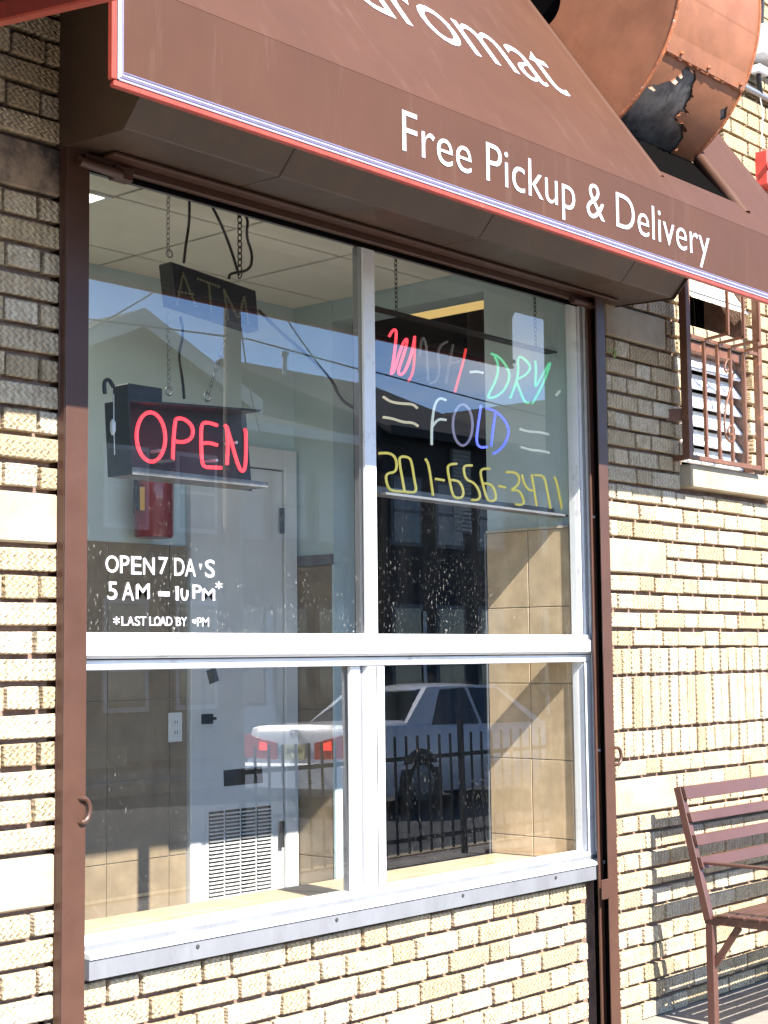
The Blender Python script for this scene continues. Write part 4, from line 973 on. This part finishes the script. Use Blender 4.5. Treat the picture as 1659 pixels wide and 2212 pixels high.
neon(on, [([(497, 1010), (500, 900), (510, 790), (520, 775), (560, 778), (600, 810), (612, 850), (600, 890), (560, 910), (512, 905)], 'n_red'),
          ([(745, 815), (700, 800), (665, 800), (655, 830), (655, 920), (660, 1020), (672, 1048), (720, 1050), (768, 1052)], 'n_red'), ([(660, 915), (700, 912), (745, 925)], 'n_red'),
          ([(800, 1035), (805, 920), (798, 822), (788, 815)], 'n_red'), ([(798, 822), (830, 930), (865, 1050), (885, 1075), (902, 1055), (906, 960), (905, 845), (897, 838)], 'n_red'),
          ([(405, 1018), (450, 1018), (497, 1010)], 'n_off')], zO, NY_, .0055)
for p in ((440, 955), (745, 1010), (855, 910)):
    a = PY(*zO(*p), NY_); bm = NEW(); tube(bm, [a, a+Vector((.0, OD-.05, 0))], .005, 6); obj('tube_support', bm, M['off_white'], on)
t0 = PY(*zO(235, 640), OY+.04); t1 = PY(*zO(428, 645), OY+.04)
tf = bx('transformer', M['black_metal'], on, t0.x, t1.x, OY+.03, OY+.10, TLq.z+.0005, TLq.z+.052, bevel=.003)
bm = NEW(); tube(bm, smooth([PY(*zO(165, 600), OY+.08), PY(*zO(140, 555), OY+.08), PY(*zO(112, 570), OY+.08), PY(*zO(118, 640), OY+.08)]), .006, 8); obj('transformer_cord', bm, M['cable'], on, sm=True)
bm = NEW(); tube(bm, [PY(*zO(167, 640), OY+.01), PY(*zO(168, 800), OY+.01), PY(*zO(172, 980), OY+.01)], .0015, 5); pc_ = obj('pull_cord', bm, M['off_white'], on)
bm = NEW(); a = PY(*zO(162, 825), OY+.008); lathe(bm, [(.004, -.022), (.008, -.01), (.008, .012), (.003, .022)], a, 8); obj('pull_switch', bm, M['off_white'], pc_)
def ring(p, r, t, parent, m, nm='eye_hook'):
    bm = NEW(); tube(bm, [p+Vector((r*math.cos(2*PI*k/14), 0, r*math.sin(2*PI*k/14))) for k in range(14)], t, 6, closed=True); return obj(nm, bm, M[m], parent, sm=True)
ring(PY(*zO(475, 625), OY+.05), .012, .003, on, 'chain'); ring(PY(*zO(690, 658), OY+.05), .012, .003, on, 'chain')
def chain(name, a, b, label, m='chain', L=.020, w=.0052, t=.0016):
    a, b = Vector(a), Vector(b); d = (b-a); n = max(2, int(d.length/(L*.78))); d.normalize(); bm = NEW()
    for k in range(n):
        c = a+(b-a)*((k+.5)/n); s = Vector((1, 0, 0)) if k % 2 else Vector((0, 1, 0)); s = (s-d*s.dot(d)).normalized()
        tube(bm, [c+d*(L/2*math.sin(2*PI*q/10))+s*(w*math.cos(2*PI*q/10)) for q in range(10)], t, 4, closed=True)
    return tag(obj(name, bm, M[m]), label, 'chain')
def cord(name, pts, label, r=.0045, m='cable'):
    bm = NEW(); tube(bm, smooth(pts, 2), r, 7); return tag(obj(name, bm, M[m], sm=True), label, 'cord')
# ATM sign
def zQ(a, b): return a/2, 553+b/2
SY = .20
at = thing('led_atm_sign', 'black unlit LED box sign spelling ATM hung on chains', 'LED sign', PY(440, 630, SY))
q = [PY(*zQ(*p), SY) for p in ((738, 22), (1108, 150), (1122, 325), (757, 207))]
quad_plate(at, 'case', q, .058, M['black_plastic'], .004)
ins = [PY(*zQ(*p), SY-.001) for p in ((752, 40), (1096, 160), (1108, 312), (768, 200))]
quad_plate(at, 'display', ins, -.001, M['black_metal'], 0)
for st_ in ([(765, 205), (790, 75), (845, 215)], [(772, 155), (832, 165)], [(855, 98), (945, 132)], [(902, 118), (912, 240)], [(968, 148), (985, 270)], [(972, 155), (1030, 275), (1052, 180)], [(1055, 178), (1072, 290)]):
    for a, b in zip(st_, st_[1:]):
        n = max(2, int(math.hypot(a[0]-b[0], a[1]-b[1])/13))
        for k in range(n+1):
            p = PY(*zQ(a[0]+(b[0]-a[0])*k/n, a[1]+(b[1]-a[1])*k/n), SY-.004); bm = NEW(); bmesh.ops.create_icosphere(bm, subdivisions=1, radius=.0048); bmesh.ops.translate(bm, verts=bm.verts, vec=p); obj('led', bm, M['led'], at)
top = ZC
def up(p): return Vector((p.x, p.y, top))
c1 = PY(363, 550, SY+.02); chain('hanging_chain', c1, up(c1), 'steel chain from the ceiling to the left end of the black ATM box'); ring(PY(366, 548, SY+.02), .011, .003, at, 'chain')
c2 = PY(518, 600, SY+.02); chain('hanging_chain', c2, up(c2), 'dark twisted chain from the ceiling to the right end of the black ATM box', 'chain_dark', L=.024, w=.008, t=.0026)
chain('hanging_chain', PY(363, 676, SY+.03), PY(365, 840, OY+.05), 'thin chain between the ATM box and the left hook of the neon OPEN box', L=.02, t=.0013)
chain('hanging_chain', PY(490, 722, SY+.03), PY(450, 850, OY+.05), 'thin slanted chain between the ATM box and the right hook of the neon OPEN box', L=.02, t=.0013)
a = PY(409, 425, SY+.03); cord('power_cord', [up(a), a, PY(409, 480, SY+.03), PY(401, 530, SY+.03), PY(397, 568, SY+.03)], 'black cord dropping straight from the ceiling into the ATM box top')
a = PY(452, 435, SY+.05); cord('power_cord', [up(a)+Vector((-.03, 0, 0)), a, PY(475, 478, SY+.05), PY(498, 535, SY+.05), PY(516, 595, SY+.05)], 'black cord slanting from the ceiling to the right end of the ATM box')
cord('power_cord', [PY(515, 458, SY+.01), PY(537, 470, SY+.01), PY(531, 510, SY+.01), PY(546, 550, SY+.01), PY(540, 585, SY+.01), PY(497, 590, SY+.01), PY(494, 602, SY+.01)], 'thin looping wire beside the dark twisted chain')
cord('power_cord', [PY(389, 684, SY+.05), PY(397, 720, SY+.05), PY(384, 770, SY+.05), PY(394, 815, OY+.08), PY(398, 862, OY+.08)], 'wavy blue black cord between the ATM box and neon OPEN box')
cord('power_cord', [PY(558, 670, SY+.04), PY(600, 712, SY+.04), PY(650, 755, SY+.04), PY(715, 815, SY+.05), PY(735, 862, SY+.05), PY(765, 882, SY+.05)], 'long black cord sagging right from the ATM box to the mullion', .0055)
# coloured WASH-DRY FOLD sign
def z6(a, b): return 768+a/2.749, 493.7+b/2.749
def z7(a, b): return 768+a/2.749, 932.6+b/2.749
WY = .11
ws = thing('neon_wash_sign', 'multicoloured neon wash dry fold sign with yellow phone number', 'neon sign', PY(1020, 900, WY))
neon(ws, [([(200, 640), (222, 600), (243, 603), (240, 660), (228, 770), (212, 862)], 'n_red'), ([(212, 862), (228, 850), (250, 770), (285, 670), (308, 650), (302, 700), (268, 800), (252, 850), (265, 872), (295, 850), (335, 740), (352, 640)], 'n_red'),
          ([(352, 660), (350, 780), (340, 860), (315, 905)], 'n_red_dim'), ([(430, 905), (425, 780), (420, 690), (402, 640), (388, 680), (380, 760)], 'n_off'), ([(545, 672), (505, 690), (488, 740), (498, 830), (485, 905), (440, 920)], 'n_off'),
          ([(578, 690), (560, 790), (535, 920)], 'n_off'), ([(655, 715), (640, 790), (615, 880), (590, 970)], 'n_red_dim'), ([(555, 800), (615, 790)], 'n_off'), ([(682, 852), (720, 848), (757, 856)], 'n_white'),
          ([(805, 742), (850, 760), (900, 820), (918, 880), (885, 960), (835, 1000), (785, 1008), (790, 985), (825, 920), (845, 860), (846, 800), (825, 760)], 'n_green'),
          ([(918, 1008), (945, 940), (968, 850), (962, 765), (990, 762), (1038, 810), (1030, 852), (985, 885), (950, 895), (975, 960), (1005, 1035), (1030, 1032)], 'n_green'),
          ([(1066, 785), (1072, 830), (1068, 900), (1066, 945), (1085, 915), (1120, 850), (1150, 800)], 'n_green'), ([(1156, 798), (1135, 870), (1095, 960), (1050, 1040)], 'n_green'),
          ([(165, 1000), (210, 1030), (280, 1040), (340, 1042), (366, 1066)], 'n_cream'), ([(165, 1120), (220, 1128), (280, 1150), (340, 1152), (370, 1172)], 'n_cream'),
          ([(536, 1018), (500, 1004), (470, 1040), (455, 1140), (452, 1210), (452, 1285)], 'n_white'), ([(452, 1180), (490, 1130), (536, 1136)], 'n_white'),
          ([(745, 1050), (726, 1180), (716, 1270), (740, 1302), (782, 1296)], 'n_blue'), ([(778, 1068), (830, 1080), (890, 1140), (914, 1205), (890, 1275), (850, 1320), (818, 1336)], 'n_blue'), ([(832, 1085), (815, 1200), (806, 1292)], 'n_blue'),
          ([(975, 1190), (1020, 1205), (1090, 1208), (1146, 1222)], 'n_white'), ([(980, 1296), (1040, 1315), (1100, 1318), (1150, 1332)], 'n_white')], z6, WY, .0046)
neon(ws, [(ell(636, 1166, 58, 122, -PI*.45, PI*1.5, sh=0), 'n_violet')], z6, WY, .0046, it=0)
neon(ws, [([(140, 128), (200, 125), (236, 150), (246, 200), (236, 240), (190, 246), (178, 272), (192, 330), (215, 352), (290, 356)], 'n_yellow'),
          ([(292, 358), (276, 270), (258, 170), (268, 146), (312, 150), (332, 172), (350, 290), (362, 345), (348, 362), (295, 358)], 'n_yellow'), ([(415, 162), (432, 188), (446, 270), (460, 380)], 'n_yellow'), ([(475, 280), (526, 288)], 'n_yellow'),
          ([(600, 190), (556, 194), (545, 216), (560, 300), (578, 380), (600, 396), (636, 390), (642, 350), (622, 302), (600, 290), (566, 286)], 'n_yellow'),
          ([(692, 200), (650, 200), (640, 222), (655, 285), (700, 300), (730, 340), (742, 386), (726, 406), (690, 405)], 'n_yellow'),
          ([(796, 220), (750, 220), (740, 246), (760, 330), (780, 400), (802, 414), (836, 405), (828, 350), (806, 312), (762, 306)], 'n_yellow'), ([(848, 322), (890, 330)], 'n_yellow'),
          ([(895, 240), (950, 240), (974, 270), (965, 320), (915, 350), (965, 345), (990, 380), (1002, 425), (980, 436), (950, 430)], 'n_yellow'),
          ([(988, 254), (1000, 310), (1028, 345), (1048, 350)], 'n_yellow'), ([(1045, 254), (1060, 340), (1075, 442)], 'n_yellow'), ([(1060, 258), (1110, 258), (1126, 290), (1142, 370), (1158, 456)], 'n_yellow'), ([(1180, 268), (1195, 300), (1215, 400), (1226, 462)], 'n_yellow')], z7, WY, .0044)
a, b = PY(*z7(140, 362), WY), PY(*z7(1245, 505), WY); b = Vector((b.x, b.y, a.z-.012))
bm = NEW(); q = [a+Vector((0, -.03, 0)), b+Vector((0, -.03, 0)), b+Vector((0, .035, 0)), a+Vector((0, .035, 0))]; hexa(bm, q, [v+Vector((0, 0, -.008)) for v in q]); obj('bottom_ledge', bm, M['alu_grey'], ws)
bm = NEW(); q = [a+Vector((0, .035, 0)), b+Vector((0, .035, 0))]; bar(bm, q[0]+Vector((0, 0, .012)), q[1]+Vector((0, 0, .012)), .003, .030); obj('rear_lip', bm, M['alu_grey'], ws)
a, b = PY(*z6(60, 500), WY+.03), PY(*z6(1276, 768), WY+.03); zt_ = (a.z+b.z)/2; 
bm = NEW(); bar(bm, (a.x+.02, WY+.03, b.z+.012), (b.x, WY+.03, b.z), .05, .004); obj('top_rail', bm, M['black_metal'], ws)
bm = NEW(); bar(bm, PY(*z6(1352, 810), WY-.02), PY(*z6(1190, 990), WY+.0), .008, .008); obj('side_tube', bm, M['n_white'], ws)
for (pa, nm) in (((856, 672), 'dark chain from the ceiling to the left end of the multicoloured neon'), ((1157, 752), 'dark chain from the ceiling to the right end of the multicoloured neon')):
    c = PY(*pa, WY+.03); chain('hanging_chain', c, Vector((c.x, c.y, top)), nm, 'chain_dark', t=.0018)
# ================================================================== ACROSS THE STREET (seen mirrored in the glass)
M['car_paint'] = mat('white_car_paint', (.72, .73, .74), .25, var=.02, coat=.6)
M['car_glass'] = mat('car_glass', (.012, .016, .016), .06, var=0, spec=.8)
M['tyre'] = mat('tyre_rubber', (.02, .02, .02), .8, var=.1)
M['rim'] = mat('steel_wheel_cover', (.16, .165, .17), .4, metal=.5, var=.05)
M['tail'] = emis('lit_tail_lamp', (1, .03, .02), .12, (.35, .01, .01))
M['brake'] = emis('lit_brake_bulb', (1, .05, .03), 1.6, (.6, .02, .02))
M['plate'] = mat('pale_yellow_plate', (.72, .66, .34), .5, var=.03)
M['dark_trim'] = mat('dark_trim', (.03, .03, .03), .5, var=0)
M['chrome'] = mat('chrome_badge', (.5, .5, .5), .2, metal=.9, var=0)
RZ = -.16
def car(x, yside, L=4.8, W=1.78):
    """sedan pointing to +x; its flank nearest the shop is at y = yside"""
    yc = yside-W/2
    cr = thing('parked_car', 'white sedan with red tail lamps in the street, mirrored in the lower panes', 'car', (x+L/2, yc, RZ))
    # body loft: stations along x -> section (half width, z) from sill to belt to deck centre
    def sect(xs, hw, zb, zs, zd):
        pr = [(hw*.93, zb), (hw*.99, zb+.12), (hw, zb+.30), (hw*.985, zs-.10), (hw*.93, zs), (hw*.80, zd-.012), (0, zd)]
        full = [(-a, b) for a, b in pr]+[(a, b) for a, b in pr[::-1][1:]]
        return [Vector((x+xs, yc+a, RZ+b)) for a, b in full]
    stn = [(.0, .78, .42, .74, .80), (.04, .83, .30, .90, .93), (.12, .86, .22, .99, 1.02), (.35, .885, .20, .99, 1.04), (1.0, .89, .20, .965, 1.04), (1.6, .89, .20, .94, 1.0), (2.6, .89, .20, .92, .98), (3.4, .89, .20, .90, .96), (3.7, .885, .20, .87, .92), (4.4, .86, .22, .78, .82), (4.7, .80, .28, .66, .70), (4.8, .70, .36, .56, .60)]
    bm = NEW(); rings = [[bm.verts.new(p) for p in sect(*s)] for s in stn]
    for A_, B_ in zip(rings, rings[1:]):
        for k in range(len(A_)-1): bm.faces.new((A_[k], A_[k+1], B_[k+1], B_[k]))
        bm.faces.new((A_[-1], A_[0], B_[0], B_[-1]))
    bm.faces.new(rings[0]); bm.faces.new(rings[-1][::-1]); body = obj('body', bm, M['car_paint'], cr, sm=True)
    # greenhouse: pillars/roof shell, then glass set in
    gs = [(1.02, .80, 1.00, .80), (1.62, .62, 1.395, .60), (2.10, .62, 1.435, .60), (2.75, .62, 1.42, .60), (3.55, .78, .96, .78)]
    def gpt(xs, hw, z): return Vector((x+xs, yc+hw, RZ+z))
    bm = NEW(); roof = [(1.58, 1.385), (1.75, 1.42), (2.15, 1.445), (2.6, 1.43), (2.85, 1.40)]
    rr_ = []
    for xs, z in roof: rr_.append([bm.verts.new(gpt(xs, s*.63, z-abs(s)**3*.045)) for s in (-1, -.85, -.5, 0, .5, .85, 1)])
    for a_, b_ in zip(rr_, rr_[1:]):
        for k in range(6): bm.faces.new((a_[k], a_[k+1], b_[k+1], b_[k]))
    ex_ = bmesh.ops.extrude_face_region(bm, geom=bm.faces[:])
    for v in [g for g in ex_['geom'] if isinstance(g, bmesh.types.BMVert)]: v.co.z -= .025
    obj('roof', bm, M['car_paint'], cr, sm=True)
    bm = NEW(); hexa(bm, [gpt(.98, -.70, 1.03), gpt(.98, .70, 1.03), gpt(1.60, .58, 1.375), gpt(1.60, -.58, 1.375)], [gpt(1.06, -.70, 1.0), gpt(1.06, .70, 1.0), gpt(1.68, .58, 1.36), gpt(1.68, -.58, 1.36)]); obj('rear_window', bm, M['car_glass'], cr)
    bm = NEW(); hexa(bm, [gpt(3.58, -.70, .94), gpt(3.58, .70, .94), gpt(2.84, .58, 1.38), gpt(2.84, -.58, 1.38)], [gpt(3.50, -.70, .92), gpt(3.50, .70, .92), gpt(2.76, .58, 1.36), gpt(2.76, -.58, 1.36)]); obj('windscreen', bm, M['car_glass'], cr)
    for s in (-1, 1):
        for pts in ([(1.42, .965), (2.28, .945), (2.24, 1.375), (1.78, 1.36)], [(2.36, .945), (3.38, .925), (2.86, 1.35), (2.33, 1.375)]):
            def sp(p, d=0): h = (p[1]-.93)/.46; return gpt(p[0], s*(.815-.185*h-d), p[1])
            bm = NEW(); hexa(bm, [sp(p, -.012) for p in pts], [sp(p, .02) for p in pts]); obj('side_window', bm, M['car_glass'], cr)
        bm = NEW(); q = [(1.00, 1.0), (1.40, .95), (3.62, .90), (2.88, 1.40), (1.56, 1.395)]
        hexa(bm, [gpt(p[0], s*(.815-.185*(p[1]-.93)/.46-.004), p[1]) for p in q], [gpt(p[0], s*(.74-.185*(p[1]-.93)/.46), p[1]) for p in q]); obj('pillar_shell', bm, M['car_paint'], cr)
        for xw in (1.10, 3.82):
            bm = NEW(); c = gpt(xw, s*.812, .32); lathe(bm, [(.22, -.10), (.315, -.09), (.315, .085), (.21, .095)], c, 24, 'y')
            wh = obj('wheel', bm, M['tyre'], cr, sm=True); bm = NEW(); lathe(bm, [(.20, -.012), (.205, .0), (.12, .012)], c+Vector((0, s*.097, 0)), 18, 'y'); obj('rim', bm, M['rim'], wh)
            bm = NEW(); lathe(bm, [(.355, -.008), (.37, .0), (.355, .008)], gpt(xw, s*.889, .34), 28, 'y'); obj('wheel_arch', bm, M['dark_trim'], cr)
        bm = NEW(); q = [(-.0, .96), (-.0, .66), (.0, .66), (.0, .80)]
        P_ = [gpt(-.012, s*.81, .92), gpt(-.020, s*.50, .86), gpt(-.020, s*.30, .82), gpt(-.020, s*.30, .64), gpt(-.012, s*.83, .66)]
        hexa(bm, P_, [p+Vector((.10, 0, 0)) for p in P_]); tl = obj('tail_lamp', bm, M['tail'], cr)
        bm = NEW(); P_ = [gpt(-.030, s*.56, .84), gpt(-.030, s*.44, .82), gpt(-.030, s*.44, .74), gpt(-.030, s*.56, .74)]; hexa(bm, P_, [p+Vector((.02, 0, 0)) for p in P_]); obj('brake_bulb', bm, M['brake'], tl)
        bm = NEW(); bar(bm, gpt(.15, s*.900, .52), gpt(4.6, s*.88, .50), .012, .05); obj('side_moulding', bm, M['car_paint'], cr)
    bm = NEW(); P_ = [gpt(-.11, -.84, .60), gpt(-.11, .84, .60), gpt(-.11, .84, .30), gpt(-.11, -.84, .30)]; hexa(bm, P_, [p+Vector((.20, 0, 0)) for p in P_]); obj('bumper', bm, M['car_paint'], cr, bevel=.03)
    P_ = [gpt(-.028, -.16, .80), gpt(-.028, .16, .80), gpt(-.040, .16, .645), gpt(-.040, -.16, .645)]
    bm = NEW(); hexa(bm, P_, [p+Vector((.02, 0, 0)) for p in P_]); pl = obj('number_plate', bm, M['plate'], cr)
    me = text_mesh('VT197 JC', .0005, .01); a, b, c, d = bounds(me)
    for v in me.vertices: v.co = Vector((x-.037-v.co.z, yc+.13-(v.co.x-a)/(b-a)*.26, RZ+.69+(v.co.y-c)/(d-c)*.07))
    me.materials.append(M['dark_trim']); link('plate_text', me, pl)
    bm = NEW()
    ce = gpt(-.004, 0, .925); 
    tube(bm, [ce+Vector((-.03, .05*(abs(math.cos(t))**.5)*(1 if math.cos(t) > 0 else -1), .042*(abs(math.sin(t))**.5)*(1 if math.sin(t) > 0 else -1))) for t in [2*PI*k/20 for k in range(20)]], .006, 6, closed=True)
    for s in (-1, 1): bar(bm, ce+Vector((-.03, s*.022, -.03)), ce+Vector((-.03, s*.028, .03)), .010, .012)
    bar(bm, ce+Vector((-.03, -.025, 0)), ce+Vector((-.03, .025, 0)), .010, .012); obj('trunk_badge', bm, M['chrome'], cr)
    return cr
car(12.79, -8.3)
# ---- railing at the kerb
M['iron'] = mat('black_iron', (.012, .012, .013), .5, var=.1)
fn = thing('iron_fence', 'low black iron picket fence by the kerb, mirrored in the lower panes', 'fence', (8.3, -4.2, 0))
for z in (.16, .74):
    bm = NEW(); bar(bm, (7.2, -4.2, z), (12.6, -4.2, z), .022, .03); obj('rail', bm, M['iron'], fn)
k = 0; xx = 7.2
while xx <= 12.61:
    big = k % 9 == 0; h = 1.0 if big else .90; ww = .035 if big else .014
    bm = NEW(); box(bm, xx-ww/2, xx+ww/2, -4.2-.0-ww/2-.012*0, -4.2+ww/2, 0.0 if big else .06, h); obj('post' if big else 'picket', bm, M['iron'], fn)
    xx += .127; k += 1
# ---- houses
M['sidA'] = mat('grey_green_siding', (.13, .145, .135), .8, var=.06); M['sidB'] = mat('dark_brown_shingle', (.045, .042, .04), .85, var=.15, vs=3); M['sidC'] = mat('slate_siding', (.10, .115, .12), .8, var=.06)
M['roofD'] = mat('dark_roof_shingle', (.05, .048, .047), .9, var=.2, vs=2); M['roofG'] = mat('grey_roof_shingle', (.085, .09, .088), .9, var=.15, vs=2); M['trimW'] = mat('white_house_trim', (.60, .60, .57), .6, var=.03)
M['trimD'] = mat('dull_house_trim', (.16, .165, .165), .7, var=.05); M['hglass'] = mat('house_window_glass', (.03, .04, .05), .08, var=0, spec=.8); M['blind'] = mat('pale_blinds', (.45, .44, .40), .7, var=.05)
def hwin(h, x, y, z, w_, hh_, blind=False):
    tm = M['trimW'] if h.get('light') else M['trimD']
    f = bx('window', tm, h, x-w_/2-.09, x+w_/2+.09, y-.02, y+.06, z-.09, z+hh_+.09); bx('pane', M['blind'] if blind else M['hglass'], f, x-w_/2, x+w_/2, y+.061, y+.075, z, z+hh_)
    bx('sash_bar', tm, f, x-w_/2, x+w_/2, y+.076, y+.09, z+hh_/2-.03, z+hh_/2+.03)
def house(label, x0, x1, yf, depth, ze, zr, kind, sid, rf, nwin=3):
    h = thing('house', label, 'house', ((x0+x1)/2, yf-depth/2, RZ), 'houses across the street')
    if sid == 'sidA': h['light'] = 1
    bm = NEW(); box(bm, x0, x1, yf-depth, yf, RZ, ze); obj('wall', bm, M[sid], h)
    xm = (x0+x1)/2; ov = .45
    if kind == 'gable':                                    # gable end to the street
        bm = NEW(); prism_y(bm, [(x0, ze+.001), (x1, ze+.001), (xm, zr-.12)], yf-depth, yf); obj('gable', bm, M[sid], h)
        for s in (-1, 1):
            xe = x0-ov if s < 0 else x1+ov; zee = ze-(zr-ze)*ov/(xm-x0)
            bm = NEW(); hexa(bm, [(xm, yf+.5, zr), (xe, yf+.5, zee), (xe, yf-depth, zee), (xm, yf-depth, zr)], [(xm, yf+.5, zr-.10), (xe, yf+.5, zee-.10), (xe, yf-depth, zee-.10), (xm, yf-depth, zr-.10)]); obj('roof', bm, M[rf], h)
            bm = NEW(); hexa(bm, [(xm, yf+.51, zr+.02), (xe, yf+.51, zee+.02), (xe, yf+.51, zee-.30), (xm, yf+.51, zr-.34)], [(xm, yf+.55, zr+.02), (xe, yf+.55, zee+.02), (xe, yf+.55, zee-.30), (xm, yf+.55, zr-.34)]); obj('barge_board', bm, M['trimW' if sid != 'sidB' else 'roofD'], h)
    else:                                                  # eaves to the street
        bm = NEW(); prism_x(bm, [(yf+ov, ze-.1), (yf-depth/2, zr), (yf-depth-ov, ze-.1), (yf-depth-ov, ze-.2), (yf-depth/2, zr-.12), (yf+ov, ze-.2)], x0-.25, x1+.25); r_ = obj('roof', bm, M[rf], h)
        bm = NEW(); prism_x(bm, [(yf, ze), (yf-depth/2, zr-.13), (yf-depth, ze)], x0, x1); obj('gable', bm, M[sid], h)
        bm = NEW(); box(bm, x0-.25, x1+.25, yf+ov+.002, yf+ov+.06, ze-.26, ze-.06); obj('gutter', bm, M['trimW' if sid != 'sidB' else 'roofD'], h)
        c = x0+(x1-x0)*.25; bm = NEW(); tube(bm, [(c, yf-depth*.42, zr-.5), (c, yf-depth*.42, zr+.18)], .06, 8); tube(bm, [(c, yf-depth*.42, zr+.14), (c, yf-depth*.42, zr+.24)], .10, 8); obj('vent_pipe', bm, M['trimW'], r_)
    for k in range(nwin):
        x = x0+(x1-x0)*(k+.5)/nwin
        for z in (1.0, 3.9): hwin(h, x, yf, z, .9, 1.4, blind=(k == 1 and z > 2))
    bx('door', M['trimW'], h, x0+.55, x0+1.45, yf+.001, yf+.06, RZ+.5, RZ+2.5); bx('stoop', M['stone'], h, x0+.3, x0+1.7, yf+.001, yf+1.2, RZ, RZ+.49)
    return h
house('grey green house with white barge boards and its gable to the street, mirrored at left', 16.6, 21.9, -20, 11, 6.75, 7.95, 'gable', 'sidA', 'roofG', 3)
house('slate sided house with grey roof between its two neighbours across the street', 22.3, 26.2, -20.6, 9, 6.3, 7.55, 'eaves', 'sidC', 'roofG', 3)
house('dark shingled house with a broad dark roof mirrored behind the coloured neon', 26.6, 31.3, -20, 10, 6.5, 8.7, 'eaves', 'sidB', 'roofD', 3)
hB = [o for o in C.objects if o.get('label', '').startswith('dark shingled house')][0]
shb = bx('slatted_shutter', M['trimD'], hB, 29.0, 29.75, -19.99, -19.93, 4.2, 6.2)
for k in range(20): bx('slat', M['blind'], shb, 29.04, 29.71, -19.929, -19.90, 4.25+k*.097, 4.25+k*.097+.07)
house('dark house with a steep gable at the far right of the mirrored street', 31.6, 35.2, -19.6, 10, 6.3, 7.9, 'gable', 'sidB', 'roofD', 2)
house('brown house with dark gable left of the grey green house, across the street', 10.6, 16.0, -20.4, 10, 6.2, 8.0, 'gable', 'sidC', 'roofD', 3)
house('dark flat eaved house farthest along the opposite row', 35.6, 41, -20.2, 10, 6.3, 8.3, 'eaves', 'sidC', 'roofD', 3)
# ---- utility pole and wires
pole = thing('utility_pole', 'weathered timber utility pole with crossarm on the far sidewalk', 'pole', (18.2, -15.6, 0))
M['pole'] = mat('pole_timber', (.24, .21, .17), .9, var=.15, stretch=(1, 1, .1))
pp = PY(508, 700, 15.6); pole.location = (pp.x, -15.6, 0)
bm = NEW(); tube(bm, [(pp.x, -15.6, -.1), (pp.x, -15.6, 11)], .17, 14, r1=.13); obj('shaft', bm, M['pole'], pole, sm=True)
bm = NEW(); bar(bm, (pp.x, -14.5, 9.6), (pp.x, -16.7, 9.6), .10, .12); obj('crossarm', bm, M['pole'], pole)
bm = NEW(); lathe(bm, [(.22, 0), (.24, .05), (.24, .8), (.15, .9)], (pp.x+.4, -15.6, 7.7), 16); obj('transformer_can', bm, M['alu_grey'], pole, sm=True)
for k, (y, z, lab) in enumerate(((-14.6, 9.7, 'black overhead wire nearest the shop along the street'), (-15.4, 9.7, 'black overhead wire in the middle of the street line'), (-16.6, 9.7, 'black overhead wire farthest across the street line'), (-15.3, 6.6, 'thick black telephone cable low on the utility pole'))):
    bm = NEW(); pts = [(-10+2.0*i, y, z-.55*math.sin(PI*(((2.0*i-10-pp.x) % 30)/30))) for i in range(40)]
    tube(bm, pts, .011 if k < 3 else .015, 5); tag(obj('overhead_wire', bm, M['cable']), lab, 'wire', 'overhead wires')
for k, (a, b, lab) in enumerate((((pp.x, -15.6, 8.3), (14.0, -20, 5.8), 'service wire from the pole to the brown house'), ((pp.x, -15.6, 8.4), (27.5, -20, 6.1), 'service wire from the pole to the broad dark roofed house'), ((pp.x, -15.6, 8.0), (23.5, -20.6, 5.9), 'service wire from the pole to the slate sided house'))):
    bm = NEW(); a, b = Vector(a), Vector(b); tube(bm, [a+(b-a)*t/12+Vector((0, 0, -.5*math.sin(PI*t/12))) for t in range(13)], .014, 5); tag(obj('service_wire', bm, M['cable']), lab, 'wire', 'service wires')
